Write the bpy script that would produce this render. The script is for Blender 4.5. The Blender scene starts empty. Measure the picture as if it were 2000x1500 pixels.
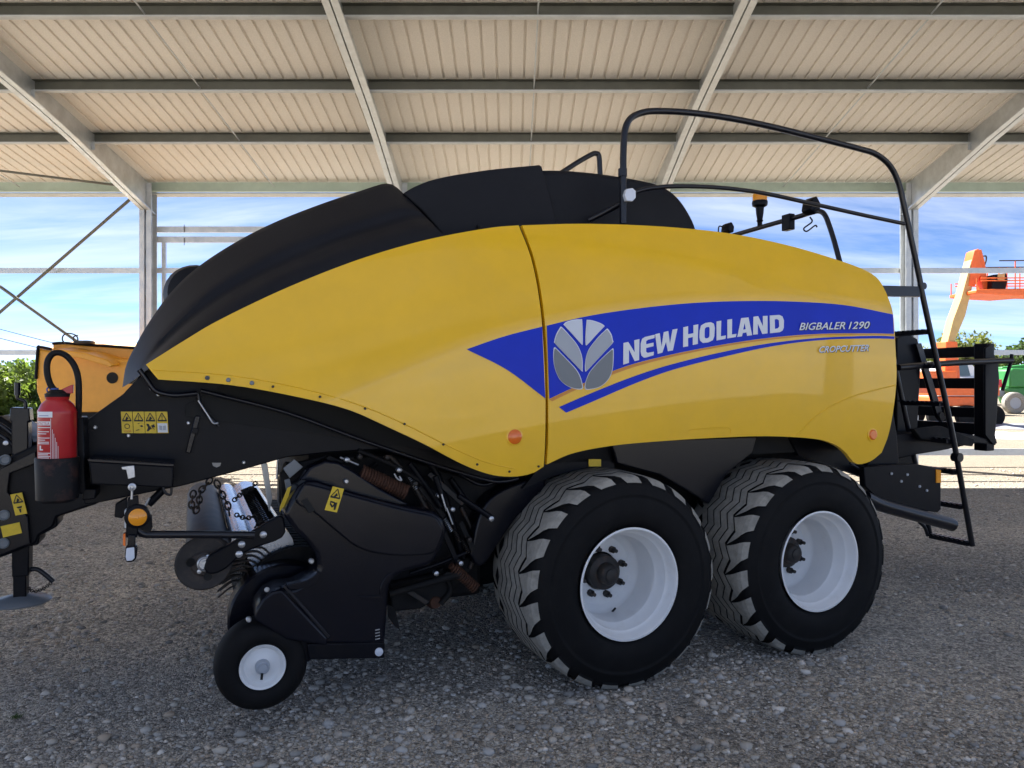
import bpy, bmesh, math, random
import numpy as np
from mathutils import Vector, Matrix
R = math.radians
random.seed(7); rng = np.random.default_rng(7)
sc = bpy.context.scene
C = sc.collection

# ---------------------------------------------------------------- camera
F, CX, CY, CAMZ = 1480.0, 1000.0, 750.0, 1.65
cd = bpy.data.cameras.new('camera'); cam = bpy.data.objects.new('camera', cd); C.objects.link(cam)
cam.location = (0, 0, CAMZ); cam.rotation_euler = (R(90), 0, 0)
cd.sensor_width = 36.0; cd.lens = 36.0 * F / 2000.0; cd.clip_start = 0.05; cd.clip_end = 3000
sc.camera = cam
# ---------------------------------------------------------------- sky and sun
SUN_EL, SUN_AZ = R(51), R(-42)          # azimuth measured from +Y towards +X
world = bpy.data.worlds.new('World'); sc.world = world; world.use_nodes = True
wn, wl = world.node_tree.nodes, world.node_tree.links
for n in list(wn): wn.remove(n)
wo = wn.new('ShaderNodeOutputWorld'); bg = wn.new('ShaderNodeBackground')
sky = wn.new('ShaderNodeTexSky'); sky.sky_type = 'NISHITA'; sky.sun_disc = False
sky.sun_elevation = SUN_EL; sky.sun_rotation = SUN_AZ; sky.altitude = 100
sky.air_density = 0.36; sky.dust_density = 0.15; sky.ozone_density = 5.0
tc = wn.new('ShaderNodeTexCoord'); sp = wn.new('ShaderNodeSeparateXYZ'); wl.new(tc.outputs['Generated'], sp.inputs[0])
zz = wn.new('ShaderNodeMath'); zz.operation = 'MAXIMUM'; zz.inputs[1].default_value = 0.02; wl.new(sp.outputs[2], zz.inputs[0])
za = wn.new('ShaderNodeMath'); za.operation = 'ADD'; za.inputs[1].default_value = 0.12; wl.new(zz.outputs[0], za.inputs[0])
dx = wn.new('ShaderNodeMath'); dx.operation = 'DIVIDE'; wl.new(sp.outputs[0], dx.inputs[0]); wl.new(za.outputs[0], dx.inputs[1])
dy = wn.new('ShaderNodeMath'); dy.operation = 'DIVIDE'; wl.new(sp.outputs[1], dy.inputs[0]); wl.new(za.outputs[0], dy.inputs[1])
cb = wn.new('ShaderNodeCombineXYZ'); wl.new(dx.outputs[0], cb.inputs[0]); wl.new(dy.outputs[0], cb.inputs[1])
mp = wn.new('ShaderNodeMapping'); mp.inputs['Rotation'].default_value = (0, 0, R(38)); mp.inputs['Scale'].default_value = (0.45, 1.5, 1)
mp.inputs['Location'].default_value = (3.1, 0.4, 0)
wl.new(cb.outputs[0], mp.inputs[0])
nz = wn.new('ShaderNodeTexNoise'); nz.inputs['Scale'].default_value = 1.1; nz.inputs['Detail'].default_value = 8; nz.inputs['Roughness'].default_value = 0.58; nz.inputs['Distortion'].default_value = 0.5
wl.new(mp.outputs[0], nz.inputs['Vector'])
cr = wn.new('ShaderNodeValToRGB'); cr.color_ramp.elements[0].position = 0.40; cr.color_ramp.elements[1].position = 0.74
cr.color_ramp.elements[1].color = (0.75, 0.75, 0.75, 1)
wl.new(nz.outputs['Fac'], cr.inputs[0])
mx = wn.new('ShaderNodeMix'); mx.data_type = 'RGBA'
wl.new(cr.outputs[0], mx.inputs['Factor']); wl.new(sky.outputs[0], mx.inputs['A']); mx.inputs['B'].default_value = (5.2, 5.5, 6.1, 1)
wl.new(mx.outputs['Result'], bg.inputs[0]); bg.inputs[1].default_value = 0.056
wl.new(bg.outputs[0], wo.inputs[0])
sd = bpy.data.lights.new('sun', 'SUN'); sun = bpy.data.objects.new('sun', sd); C.objects.link(sun)
sd.energy = 5.0; sd.angle = R(0.5); sd.color = (1.0, 0.955, 0.88)
sdir = Vector((math.sin(SUN_AZ) * math.cos(SUN_EL), math.cos(SUN_AZ) * math.cos(SUN_EL), math.sin(SUN_EL)))
sun.rotation_euler = sdir.to_track_quat('Z', 'Y').to_euler(); sun.location = (-10, 40, 40)
sc.view_settings.view_transform = 'Standard'; sc.view_settings.look = 'None'
sc.view_settings.exposure = 2.15; sc.view_settings.gamma = 1.0
sc.cycles.use_denoising = True
sc.cycles.max_bounces = 10; sc.cycles.diffuse_bounces = 6; sc.cycles.glossy_bounces = 4

# ---------------------------------------------------------------- materials
MATS = {}
def mat(name, col, rough=0.5, metal=0.0, var=0.0, vscale=6.0, bump=0.0, bscale=40.0, coat=0.0, dirt=None, dscale=3.0, dlo=0.5, dhi=0.75, dmax=0.6, spec=0.5, rvar=0.0):
    m = bpy.data.materials.new(name); m.use_nodes = True; MATS[name] = m
    n, l = m.node_tree.nodes, m.node_tree.links
    b = n['Principled BSDF']
    b.inputs['Base Color'].default_value = (*col, 1); b.inputs['Roughness'].default_value = rough; b.inputs['Metallic'].default_value = metal
    b.inputs['Coat Weight'].default_value = coat; b.inputs['Coat Roughness'].default_value = 0.035
    b.inputs['Specular IOR Level'].default_value = spec
    t = n.new('ShaderNodeTexCoord'); last = None
    if var > 0:
        nn = n.new('ShaderNodeTexNoise'); nn.inputs['Scale'].default_value = vscale; nn.inputs['Detail'].default_value = 6; nn.inputs['Roughness'].default_value = 0.65
        l.new(t.outputs['Object'], nn.inputs['Vector'])
        mr = n.new('ShaderNodeMapRange'); mr.inputs['From Min'].default_value = 0.3; mr.inputs['From Max'].default_value = 0.7
        mr.inputs['To Min'].default_value = 1 - var; mr.inputs['To Max'].default_value = 1 + var
        l.new(nn.outputs['Fac'], mr.inputs[0])
        vm = n.new('ShaderNodeVectorMath'); vm.operation = 'SCALE'; vm.inputs[0].default_value = col
        l.new(mr.outputs[0], vm.inputs['Scale']); last = vm.outputs[0]
        l.new(last, b.inputs['Base Color'])
        if rvar > 0:
            m2 = n.new('ShaderNodeMapRange'); m2.inputs['From Min'].default_value = 0.3; m2.inputs['From Max'].default_value = 0.7
            m2.inputs['To Min'].default_value = rough - rvar; m2.inputs['To Max'].default_value = rough + rvar
            l.new(nn.outputs['Fac'], m2.inputs[0]); l.new(m2.outputs[0], b.inputs['Roughness'])
    if dirt:
        dn = n.new('ShaderNodeTexNoise'); dn.inputs['Scale'].default_value = dscale; dn.inputs['Detail'].default_value = 9; dn.inputs['Roughness'].default_value = 0.7
        l.new(t.outputs['Object'], dn.inputs['Vector'])
        dm = n.new('ShaderNodeMapRange'); dm.inputs['From Min'].default_value = dlo; dm.inputs['From Max'].default_value = dhi; dm.inputs['To Max'].default_value = dmax
        l.new(dn.outputs['Fac'], dm.inputs[0])
        mi = n.new('ShaderNodeMix'); mi.data_type = 'RGBA'; l.new(dm.outputs[0], mi.inputs['Factor'])
        if last: l.new(last, mi.inputs['A'])
        else: mi.inputs['A'].default_value = (*col, 1)
        mi.inputs['B'].default_value = (*dirt, 1); l.new(mi.outputs['Result'], b.inputs['Base Color'])
    if bump > 0:
        bn = n.new('ShaderNodeTexNoise'); bn.inputs['Scale'].default_value = bscale; bn.inputs['Detail'].default_value = 4
        l.new(t.outputs['Object'], bn.inputs['Vector'])
        bu = n.new('ShaderNodeBump'); bu.inputs['Strength'].default_value = bump; bu.inputs['Distance'].default_value = 0.01
        l.new(bn.outputs['Fac'], bu.inputs['Height']); l.new(bu.outputs[0], b.inputs['Normal'])
    return m

mat('yellow', (0.86, 0.495, 0.001), 0.40, coat=0.6, var=0.05, vscale=2.5, dirt=(0.55, 0.38, 0.10), dscale=1.6, dlo=0.5, dhi=0.85, dmax=0.2, bump=0.012, bscale=9)
mat('blue', (0.0, 0.026, 0.52), 0.34, var=0.08, vscale=3, spec=0.22)
mat('orange_line', (0.62, 0.24, 0.02), 0.35)
mat('silver_light', (0.60, 0.64, 0.72), 0.35); mat('silver_mid', (0.36, 0.39, 0.44), 0.35); mat('silver_dark', (0.16, 0.18, 0.20), 0.35)
mat('letter_white', (0.72, 0.75, 0.80), 0.4)
mat('hood', (0.008, 0.0085, 0.012), 0.58, spec=0.2, var=0.15, vscale=4, dirt=(0.03, 0.029, 0.028), dscale=2.5, dlo=0.45, dhi=0.85, dmax=0.3, bump=0.04, bscale=300)
mat('black', (0.0035, 0.004, 0.007), 0.38, spec=0.16, var=0.25, vscale=7, dirt=(0.03, 0.026, 0.022), dscale=5, dlo=0.52, dhi=0.85, dmax=0.35)
mat('shield', (0.003, 0.0035, 0.008), 0.24, spec=0.3, var=0.2, vscale=5, dirt=(0.022, 0.021, 0.02), dscale=6, dlo=0.5, dhi=0.9, dmax=0.35, bump=0.015, bscale=120)
mat('dusty', (0.006, 0.006, 0.007), 0.7, spec=0.25, var=0.3, vscale=9, dirt=(0.045, 0.037, 0.028), dscale=7, dlo=0.48, dhi=0.78, dmax=0.5)
mat('tube_black', (0.004, 0.0045, 0.009), 0.32, var=0.2, vscale=12)
mat('gap', (0.006, 0.006, 0.006), 0.8)
mat('rubber', (0.004, 0.004, 0.0048), 0.7, spec=0.2, var=0.2, vscale=10, dirt=(0.016, 0.015, 0.014), dscale=5, dlo=0.5, dhi=0.85, dmax=0.4, bump=0.05, bscale=80)
mat('tread', (0.31, 0.295, 0.262), 0.92, spec=0.2, var=0.25, vscale=18, dirt=(0.12, 0.112, 0.10), dscale=14, dlo=0.52, dhi=0.78, dmax=0.55, bump=0.12, bscale=140)
mat('white_rim', (0.74, 0.75, 0.76), 0.38, var=0.04, vscale=5, dirt=(0.42, 0.38, 0.32), dscale=6, dlo=0.55, dhi=0.85, dmax=0.35)
mat('hub', (0.016, 0.014, 0.013), 0.55, var=0.3, vscale=20, dirt=(0.10, 0.045, 0.02), dscale=15, dlo=0.5, dhi=0.7, dmax=0.6)
mat('rust', (0.06, 0.022, 0.010), 0.8, var=0.45, vscale=25, bump=0.2, bscale=120)
mat('steel', (0.50, 0.51, 0.53), 0.38, metal=0.9, var=0.15, vscale=20)
mat('worn_steel', (0.42, 0.46, 0.54), 0.27, metal=1.0, var=0.12, vscale=4, rvar=0.05)
mat('roller_grey', (0.028, 0.025, 0.025), 0.55, metal=0.0, spec=0.3, var=0.5, vscale=6, dirt=(0.09, 0.06, 0.04), dscale=6)
mat('galv', (0.56, 0.58, 0.59), 0.42, metal=0.65, var=0.16, vscale=5, rvar=0.1)
mat('galv_dull', (0.50, 0.52, 0.53), 0.55, metal=0.25, var=0.12, vscale=4)
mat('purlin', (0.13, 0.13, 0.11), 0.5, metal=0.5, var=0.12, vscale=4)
mat('felt', (0.74, 0.69, 0.625), 0.95, var=0.09, vscale=55, bump=0.05, bscale=250)
mat('eave', (0.42, 0.50, 0.42), 0.5, metal=0.2, var=0.1, vscale=3)
mat('red', (0.42, 0.012, 0.016), 0.36, var=0.1, vscale=9, coat=0.2, dirt=(0.2, 0.06, 0.05), dscale=8, dlo=0.55, dhi=0.8, dmax=0.4)
mat('canister', (0.006, 0.006, 0.008), 0.5, spec=0.2, var=0.3, vscale=9, dirt=(0.12, 0.05, 0.035), dscale=7, dlo=0.58, dhi=0.75, dmax=0.6)
mat('label_white', (0.70, 0.72, 0.74), 0.5)
mat('print_black', (0.01, 0.01, 0.01), 0.6)
mat('print_red', (0.55, 0.10, 0.02), 0.6)
mat('warn_yellow', (0.72, 0.50, 0.02), 0.45, var=0.08, vscale=30)
mat('amber', (0.85, 0.32, 0.01), 0.2, coat=0.4); mat('orange_lens', (0.80, 0.16, 0.01), 0.22, coat=0.4)
mat('lens_clear', (0.68, 0.72, 0.80), 0.12, coat=0.5)
mat('blue_clip', (0.02, 0.06, 0.30), 0.4)
mat('lift_orange', (0.72, 0.13, 0.02), 0.45, var=0.1); mat('lift_cream', (0.48, 0.33, 0.13), 0.5, var=0.1)
mat('machine_green', (0.035, 0.22, 0.05), 0.4, var=0.1); mat('machine_yellow', (0.80, 0.36, 0.03), 0.4, var=0.06)
mat('car_white', (0.75, 0.76, 0.78), 0.3, coat=0.4); mat('glass', (0.04, 0.06, 0.07), 0.05, coat=0.5)
mat('tail_red', (0.55, 0.01, 0.03), 0.25)
mat('bark', (0.10, 0.075, 0.05), 0.9, var=0.3, vscale=8)
mat('tarp_grey', (0.22, 0.24, 0.28), 0.6, var=0.1); mat('tarp_white', (0.66, 0.67, 0.70), 0.6, var=0.08)
mat('wire', (0.05, 0.05, 0.05), 0.6)
mat('concrete', (0.36, 0.34, 0.31), 0.9, var=0.12)

def leafmat(name, col):
    m = mat(name, col, 0.6, var=0.45, vscale=0.9)
    n, l = m.node_tree.nodes, m.node_tree.links
    b = n['Principled BSDF']; o = n['Material Output']
    tr = n.new('ShaderNodeBsdfTranslucent'); tr.inputs[0].default_value = (col[0] * 1.6, col[1] * 1.5, col[2], 1)
    ms = n.new('ShaderNodeMixShader'); ms.inputs[0].default_value = 0.4
    l.new(b.outputs[0], ms.inputs[1]); l.new(tr.outputs[0], ms.inputs[2]); l.new(ms.outputs[0], o.inputs['Surface'])
leafmat('leaf_bright', (0.11, 0.17, 0.035)); leafmat('leaf_dark', (0.055, 0.10, 0.03)); leafmat('leaf_olive', (0.13, 0.16, 0.05))

def ground_material():
    m = bpy.data.materials.new('gravel_ground'); m.use_nodes = True; MATS['ground'] = m
    n, l = m.node_tree.nodes, m.node_tree.links; b = n['Principled BSDF']; b.inputs['Roughness'].default_value = 0.93; b.inputs['Specular IOR Level'].default_value = 0.2
    t = n.new('ShaderNodeTexCoord')
    big = n.new('ShaderNodeTexNoise'); big.inputs['Scale'].default_value = 0.55; big.inputs['Detail'].default_value = 6; l.new(t.outputs['Object'], big.inputs['Vector'])
    big.inputs['Roughness'].default_value = 0.62; big.inputs['Distortion'].default_value = 0.4
    r1 = n.new('ShaderNodeValToRGB'); e = r1.color_ramp.elements; e[0].position = 0.36; e[0].color = (0.30, 0.288, 0.265, 1); e[1].position = 0.64; e[1].color = (0.57, 0.52, 0.445, 1); k5 = e.new(0.5); k5.color = (0.44, 0.41, 0.36, 1)
    l.new(big.outputs['Fac'], r1.inputs[0])
    def vor(scale, lo, hi):
        v = n.new('ShaderNodeTexVoronoi'); v.inputs['Scale'].default_value = scale; l.new(t.outputs['Object'], v.inputs['Vector'])
        s = n.new('ShaderNodeSeparateColor'); l.new(v.outputs['Color'], s.inputs[0])
        mr = n.new('ShaderNodeMapRange'); mr.inputs['To Min'].default_value = lo; mr.inputs['To Max'].default_value = hi; l.new(s.outputs[0], mr.inputs[0])
        return v, mr
    v1, m1 = vor(48, 0.55, 1.5); v2, m2 = vor(110, 0.6, 1.4)
    mu = n.new('ShaderNodeMath'); mu.operation = 'MULTIPLY'; l.new(m1.outputs[0], mu.inputs[0]); l.new(m2.outputs[0], mu.inputs[1])
    vs = n.new('ShaderNodeVectorMath'); vs.operation = 'SCALE'; l.new(r1.outputs[0], vs.inputs[0]); l.new(mu.outputs[0], vs.inputs['Scale'])
    sx = n.new('ShaderNodeSeparateXYZ'); l.new(t.outputs['Object'], sx.inputs[0])
    wob = n.new('ShaderNodeMath'); wob.operation = 'MULTIPLY_ADD'; wob.inputs[1].default_value = 9.0; l.new(big.outputs['Fac'], wob.inputs[0]); l.new(sx.outputs[1], wob.inputs[2])
    far = n.new('ShaderNodeMapRange'); far.inputs['From Min'].default_value = 13.5; far.inputs['From Max'].default_value = 18.0; l.new(wob.outputs[0], far.inputs[0])
    snd = n.new('ShaderNodeVectorMath'); snd.operation = 'SCALE'; snd.inputs[0].default_value = (0.27, 0.232, 0.182); l.new(m2.outputs[0], snd.inputs['Scale'])
    mxs = n.new('ShaderNodeMix'); mxs.data_type = 'RGBA'; l.new(far.outputs[0], mxs.inputs['Factor']); l.new(vs.outputs[0], mxs.inputs['A']); l.new(snd.outputs[0], mxs.inputs['B'])
    l.new(mxs.outputs['Result'], b.inputs['Base Color'])
    fine = n.new('ShaderNodeTexNoise'); fine.inputs['Scale'].default_value = 30; fine.inputs['Detail'].default_value = 8; fine.inputs['Roughness'].default_value = 0.75; l.new(t.outputs['Object'], fine.inputs['Vector'])
    ad = n.new('ShaderNodeMath'); ad.operation = 'SUBTRACT'; l.new(fine.outputs['Fac'], ad.inputs[0]); l.new(v1.outputs['Distance'], ad.inputs[1])
    a2 = n.new('ShaderNodeMath'); a2.operation = 'SUBTRACT'; l.new(ad.outputs[0], a2.inputs[0]); l.new(v2.outputs['Distance'], a2.inputs[1])
    bu = n.new('ShaderNodeBump'); bu.inputs['Strength'].default_value = 0.85; bu.inputs['Distance'].default_value = 0.02; l.new(a2.outputs[0], bu.inputs['Height']); l.new(bu.outputs[0], b.inputs['Normal'])
ground_material()
def stone_material():
    m = bpy.data.materials.new('stones'); m.use_nodes = True; MATS['stones'] = m
    n, l = m.node_tree.nodes, m.node_tree.links; b = n['Principled BSDF']; b.inputs['Roughness'].default_value = 0.9; b.inputs['Specular IOR Level'].default_value = 0.25
    g = n.new('ShaderNodeNewGeometry')
    r = n.new('ShaderNodeValToRGB'); e = r.color_ramp.elements
    e[0].position = 0; e[0].color = (0.22, 0.21, 0.195, 1); e[1].position = 1; e[1].color = (0.72, 0.68, 0.62, 1)
    for p, c in ((0.3, (0.40, 0.38, 0.345)), (0.55, (0.50, 0.45, 0.38)), (0.7, (0.45, 0.44, 0.42)), (0.85, (0.42, 0.34, 0.26))):
        k = e.new(p); k.color = (*c, 1)
    l.new(g.outputs['Random Per Island'], r.inputs[0]); l.new(r.outputs[0], b.inputs['Base Color'])
stone_material()

# ---------------------------------------------------------------- helpers
def mk(name, verts, faces, m, parent=None, smooth=False, bevel=0.0, seg=2):
    me = bpy.data.meshes.new(name); me.from_pydata([tuple(v) for v in verts], [], faces); me.validate()
    bm = bmesh.new(); bm.from_mesh(me); bmesh.ops.recalc_face_normals(bm, faces=bm.faces); bm.to_mesh(me); bm.free()
    me.materials.append(MATS[m])
    if smooth: me.polygons.foreach_set('use_smooth', [True] * len(me.polygons))
    o = bpy.data.objects.new(name, me); C.objects.link(o)
    if parent: o.parent = parent
    if bevel:
        bv = o.modifiers.new('bevel', 'BEVEL'); bv.width = bevel; bv.segments = seg; bv.limit_method = 'ANGLE'; bv.angle_limit = R(35)
        me.polygons.foreach_set('use_smooth', [True] * len(me.polygons))
        try: me.set_sharp_from_angle(angle=R(60))
        except Exception: pass
    return o
def thing(name, label, cat, loc=(0, 0, 0), rz=0.0, group=None):
    o = bpy.data.objects.new(name, None); C.objects.link(o); o.location = loc; o.rotation_euler = (0, 0, rz)
    o.empty_display_size = 0.2
    return tag(o, label, cat, group)
def tag(o, label, cat, group=None):
    o['label'] = label; o['category'] = cat
    if group: o['group'] = group
    return o
class MB:
    def __init__(s): s.v = []; s.f = []
    def add(s, v, f):
        k = len(s.v); s.v += [tuple(q) for q in v]; s.f += [tuple(i + k for i in q) for q in f]; return s
    def build(s, name, m, parent=None, **kw): return mk(name, s.v, s.f, m, parent, **kw)
BOXF = [(0, 1, 2, 3), (4, 7, 6, 5), (0, 4, 5, 1), (1, 5, 6, 2), (2, 6, 7, 3), (3, 7, 4, 0)]
def boxg(x0, x1, y0, y1, z0, z1):
    return [(x0, y0, z0), (x1, y0, z0), (x1, y1, z0), (x0, y1, z0), (x0, y0, z1), (x1, y0, z1), (x1, y1, z1), (x0, y1, z1)], BOXF
def box(name, x, y, z, m, parent=None, bevel=0.0, **kw):
    v, f = boxg(x[0], x[1], y[0], y[1], z[0], z[1]); return mk(name, v, f, m, parent, bevel=bevel, **kw)
def beamg(a, b, w, h, up=(0, 0, 1)):
    a, b = Vector(a), Vector(b); d = (b - a).normalized(); u = Vector(up); x = d.cross(u).normalized(); y = x.cross(d).normalized()
    v = [p + x * sx * w / 2 + y * sy * h / 2 for p in (a, b) for sx, sy in ((-1, -1), (1, -1), (1, 1), (-1, 1))]
    return v, BOXF
def beam(name, a, b, w, h, m, parent=None, up=(0, 0, 1), **kw):
    v, f = beamg(a, b, w, h, up); return mk(name, v, f, m, parent, **kw)
def cat_rom(p, k=6, closed=False):
    p = [Vector(q) for q in p]
    if len(p) < 3: return p
    out = []
    for i in range(len(p) - 1):
        a = p[i - 1] if i > 0 else p[0] * 2 - p[1]
        d = p[i + 2] if i + 2 < len(p) else p[-1] * 2 - p[-2]
        b, c = p[i], p[i + 1]
        for j in range(k):
            t = j / k
            out.append(0.5 * ((2 * b) + (c - a) * t + (2 * a - 5 * b + 4 * c - d) * t * t + (3 * b - a - 3 * c + d) * t ** 3))
    out.append(p[-1]); return out
def tubeg(pts, r, n=10):
    pts = [Vector(q) for q in pts]; v = []; f = []
    t0 = (pts[1] - pts[0]).normalized(); ref = Vector((0, 0, 1)) if abs(t0.z) < 0.9 else Vector((1, 0, 0))
    nx = t0.cross(ref).normalized()
    for i, p in enumerate(pts):
        t = (pts[min(i + 1, len(pts) - 1)] - pts[max(i - 1, 0)]).normalized()
        nx = (nx - t * nx.dot(t)).normalized(); ny = t.cross(nx)
        rr = r[i] if isinstance(r, (list, tuple)) else r
        for k in range(n):
            a = 2 * math.pi * k / n; v.append(p + nx * math.cos(a) * rr + ny * math.sin(a) * rr)
    for i in range(len(pts) - 1):
        for k in range(n): f.append((i * n + k, i * n + (k + 1) % n, (i + 1) * n + (k + 1) % n, (i + 1) * n + k))
    f.append(tuple(range(n))); f.append(tuple((len(pts) - 1) * n + k for k in range(n)))
    return v, f
def tube(name, pts, r, m, parent=None, n=10, curve=True, k=6):
    if curve and len(pts) > 2: pts = cat_rom(pts, k)
    v, f = tubeg(pts, r, n)
    o = mk(name, v, f, m, parent, smooth=True)
    try: o.data.set_sharp_from_angle(angle=R(50))
    except Exception: pass
    return o
def latheg(c, prof, n=32, axis='v', close=False):
    """prof: (a, r) along the axis; axis v = local y, z = local z, s = local x"""
    v = []; f = []
    for (a, r) in prof:
        for k in range(n):
            t = 2 * math.pi * k / n; p, q = math.cos(t) * r, math.sin(t) * r
            if axis == 'v': v.append((c[0] + p, c[1] + a, c[2] + q))
            elif axis == 'z': v.append((c[0] + p, c[1] + q, c[2] + a))
            else: v.append((c[0] + a, c[1] + p, c[2] + q))
    m = len(prof)
    for i in range(m - 1):
        for k in range(n): f.append((i * n + k, i * n + (k + 1) % n, (i + 1) * n + (k + 1) % n, (i + 1) * n + k))
    if close:
        f.append(tuple(range(n))); f.append(tuple((m - 1) * n + k for k in range(n)))
    return v, f
def lathe(name, c, prof, m, parent=None, n=32, axis='v', close=True, sharp=40):
    v, f = latheg(c, prof, n, axis, close)
    o = mk(name, v, f, m, parent, smooth=True)
    try: o.data.set_sharp_from_angle(angle=R(sharp))
    except Exception: pass
    return o

# ---------------------------------------------------------------- placing points read off the photograph
TH = R(23); OX, OY = 0.629, 4.10
cs, sn = math.cos(TH), math.sin(TH)
S0, V0 = -OX * cs - OY * sn, OX * sn - OY * cs
def L(px, py, v):
    """point on the baler's vertical plane at depth v behind its near side -> baler coordinates (s, v, z)"""
    dx, dz = (px - CX) / F, -(py - CY) / F
    ds, dv = dx * cs + sn, -dx * sn + cs
    t = (v - V0) / dv
    return (S0 + t * ds, v, CAMZ + t * dz)
def Ls(px, py, s):
    dx, dz = (px - CX) / F, -(py - CY) / F
    ds, dv = dx * cs + sn, -dx * sn + cs
    t = (s - S0) / ds
    return (s, V0 + t * dv, CAMZ + t * dz)
def WP(px, py, Y): return ((px - CX) / F * Y, Y, CAMZ - (py - CY) / F * Y)
def Lg(px, py, g, off=0.0):
    v = 0.1
    for _ in range(14):
        p = L(px, py, v); v = 0.4 * v + 0.6 * (g(p[0], p[2]) + off)
    return L(px, py, v)

# ================================================================= GROUND
g = mk('gravel_ground', [(-400, -300, 0), (400, -300, 0), (400, 600, 0), (-400, 600, 0)], [(0, 1, 2, 3)], 'ground'); g['kind'] = 'structure'
def ico():
    bm = bmesh.new(); bmesh.ops.create_icosphere(bm, subdivisions=1, radius=1.0)
    v = np.array([q.co[:] for q in bm.verts]); f = np.array([[w.index for w in q.verts] for q in bm.faces]); bm.free(); return v, f
def gravel():
    V, Fc = ico(); shapes = []
    for _ in range(14):
        w = V * (1 + rng.uniform(-0.28, 0.28, (len(V), 1))); shapes.append(w * np.array([1.0, rng.uniform(0.6, 0.95), rng.uniform(0.32, 0.6)]))
    N = 125000
    u = rng.random(N); Y = 3.0 * (15.0 / 3.0) ** (u ** 0.9)
    X = (rng.random(N) * 2 - 1) * (Y * 0.74 + 0.6)
    patch = 0.5 + 0.5 * np.sin(X * 1.7 + 0.6 * np.sin(Y * 1.3)) * np.cos(Y * 1.1 + 1.2 * np.sin(X * 0.7)) + 0.25 * np.sin(X * 5.1 + Y * 3.3)
    keep = rng.random(N) < np.clip(0.12 + 0.95 * patch, 0.08, 1); X, Y = X[keep], Y[keep]; N = len(X)
    size = np.clip(np.exp(rng.normal(math.log(0.0066), 0.62, N)), 0.003, 0.034)
    rot = rng.random(N) * 6.283; vid = rng.integers(0, len(shapes), N)
    nv = len(V); P = np.zeros((N, nv, 3)); sh = np.array(shapes)[vid] * size[:, None, None]
    c, s = np.cos(rot)[:, None], np.sin(rot)[:, None]
    P[:, :, 0] = sh[:, :, 0] * c - sh[:, :, 1] * s + X[:, None]; P[:, :, 1] = sh[:, :, 0] * s + sh[:, :, 1] * c + Y[:, None]
    P[:, :, 2] = sh[:, :, 2] + (size * 0.16)[:, None]
    faces = (Fc[None] + (np.arange(N) * nv)[:, None, None]).reshape(-1, 3)
    me = bpy.data.meshes.new('loose_gravel'); me.vertices.add(N * nv); me.vertices.foreach_set('co', P.reshape(-1))
    me.loops.add(len(faces) * 3); me.loops.foreach_set('vertex_index', faces.reshape(-1).astype(np.int32))
    me.polygons.add(len(faces)); me.polygons.foreach_set('loop_start', np.arange(0, len(faces) * 3, 3, dtype=np.int32))
    me.update(); me.validate(); me.materials.append(MATS['stones'])
    o = bpy.data.objects.new('loose_gravel', me); C.objects.link(o); o['kind'] = 'stuff'; o['label'] = 'loose grey and tan gravel stones scattered over the yard'; o['category'] = 'gravel'
gravel()

# ================================================================= SHED
SLOPE = 0.159; ZE = 7.935
def zr(y): return ZE - SLOPE * y                       # purlin centre line of the far slope
YF, YN = 15.0, 2.5                                     # far (low) eave line, unseen near (high) eave line set in for more fill; the front is open
def zroof(y): return zr(y)
shed = thing('open_shed', 'open galvanised steel shed with ribbed beige underside roof over the baler', 'shed', (0, 0, 0))
BAY = 5.02; COLX = [-17.24 + 0.02, -12.22, -7.2, -2.18, 2.84, 7.86, 12.88]; COLX = COLX[1:]
XL, XR = COLX[0] - 0.3, COLX[-1] + 0.3
def sheet_mesh():
    # one sheet, 1 m wide, five raised ribs, running from ridge to eave
    xs = []; 
    for k in range(5):
        a = k * 0.2
        xs += [(a, 0), (a + 0.078, 0), (a + 0.086, 0.026), (a + 0.114, 0.026), (a + 0.122, 0)]
    xs.append((1.012, 0.003)); return xs
prof = sheet_mesh()
def sheet(name, y0, y1, sign):
    v = []; f = []; n = len(prof)
    for y in (y0, y1):
        for (x, h) in prof: v.append((x, y, zroof(y) + 0.10 + h))
    for i in range(n - 1): f.append((i, i + 1, n + i + 1, n + i))
    me = bpy.data.meshes.new(name); me.from_pydata(v, [], f); me.materials.append(MATS['felt']); return me
mf = sheet('roof_sheet', YN - 0.3, YF + 0.28, 1)
x = XL
while x < XR - 0.01:
    for me in (mf,):
        o = bpy.data.objects.new('roof_sheet', me); C.objects.link(o); o.parent = shed; o.location = (x, 0, 0)
    x += 1.0
def cpurlin(y, h=0.165, w=0.075, mm='purlin', lip=True):
    zc = zroof(y); z0, z1 = zc - h / 2, zc + h / 2 + 0.008
    mb = MB(); t = 0.006
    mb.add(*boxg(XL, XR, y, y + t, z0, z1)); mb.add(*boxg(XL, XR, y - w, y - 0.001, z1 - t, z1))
    o = mb.build('purlin', mm, shed); mb = MB()  # web and top flange: shade put into a darker colour than the bottom flange
    mb.add(*boxg(XL, XR, y - w, y + 0.006, z0 - t, z0 - 0.0005))
    mb.add(*boxg(XL, XR, y - w - t, y - w - 0.001, z0 - t, z0 + 0.014))
    mb.build('purlin_flange', 'galv_dull', o)  # paler than the web: ground bounce light put into its colour
for y in (9.68, 11.41, 13.04, 7.98, 6.28, 4.58): cpurlin(y)
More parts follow.
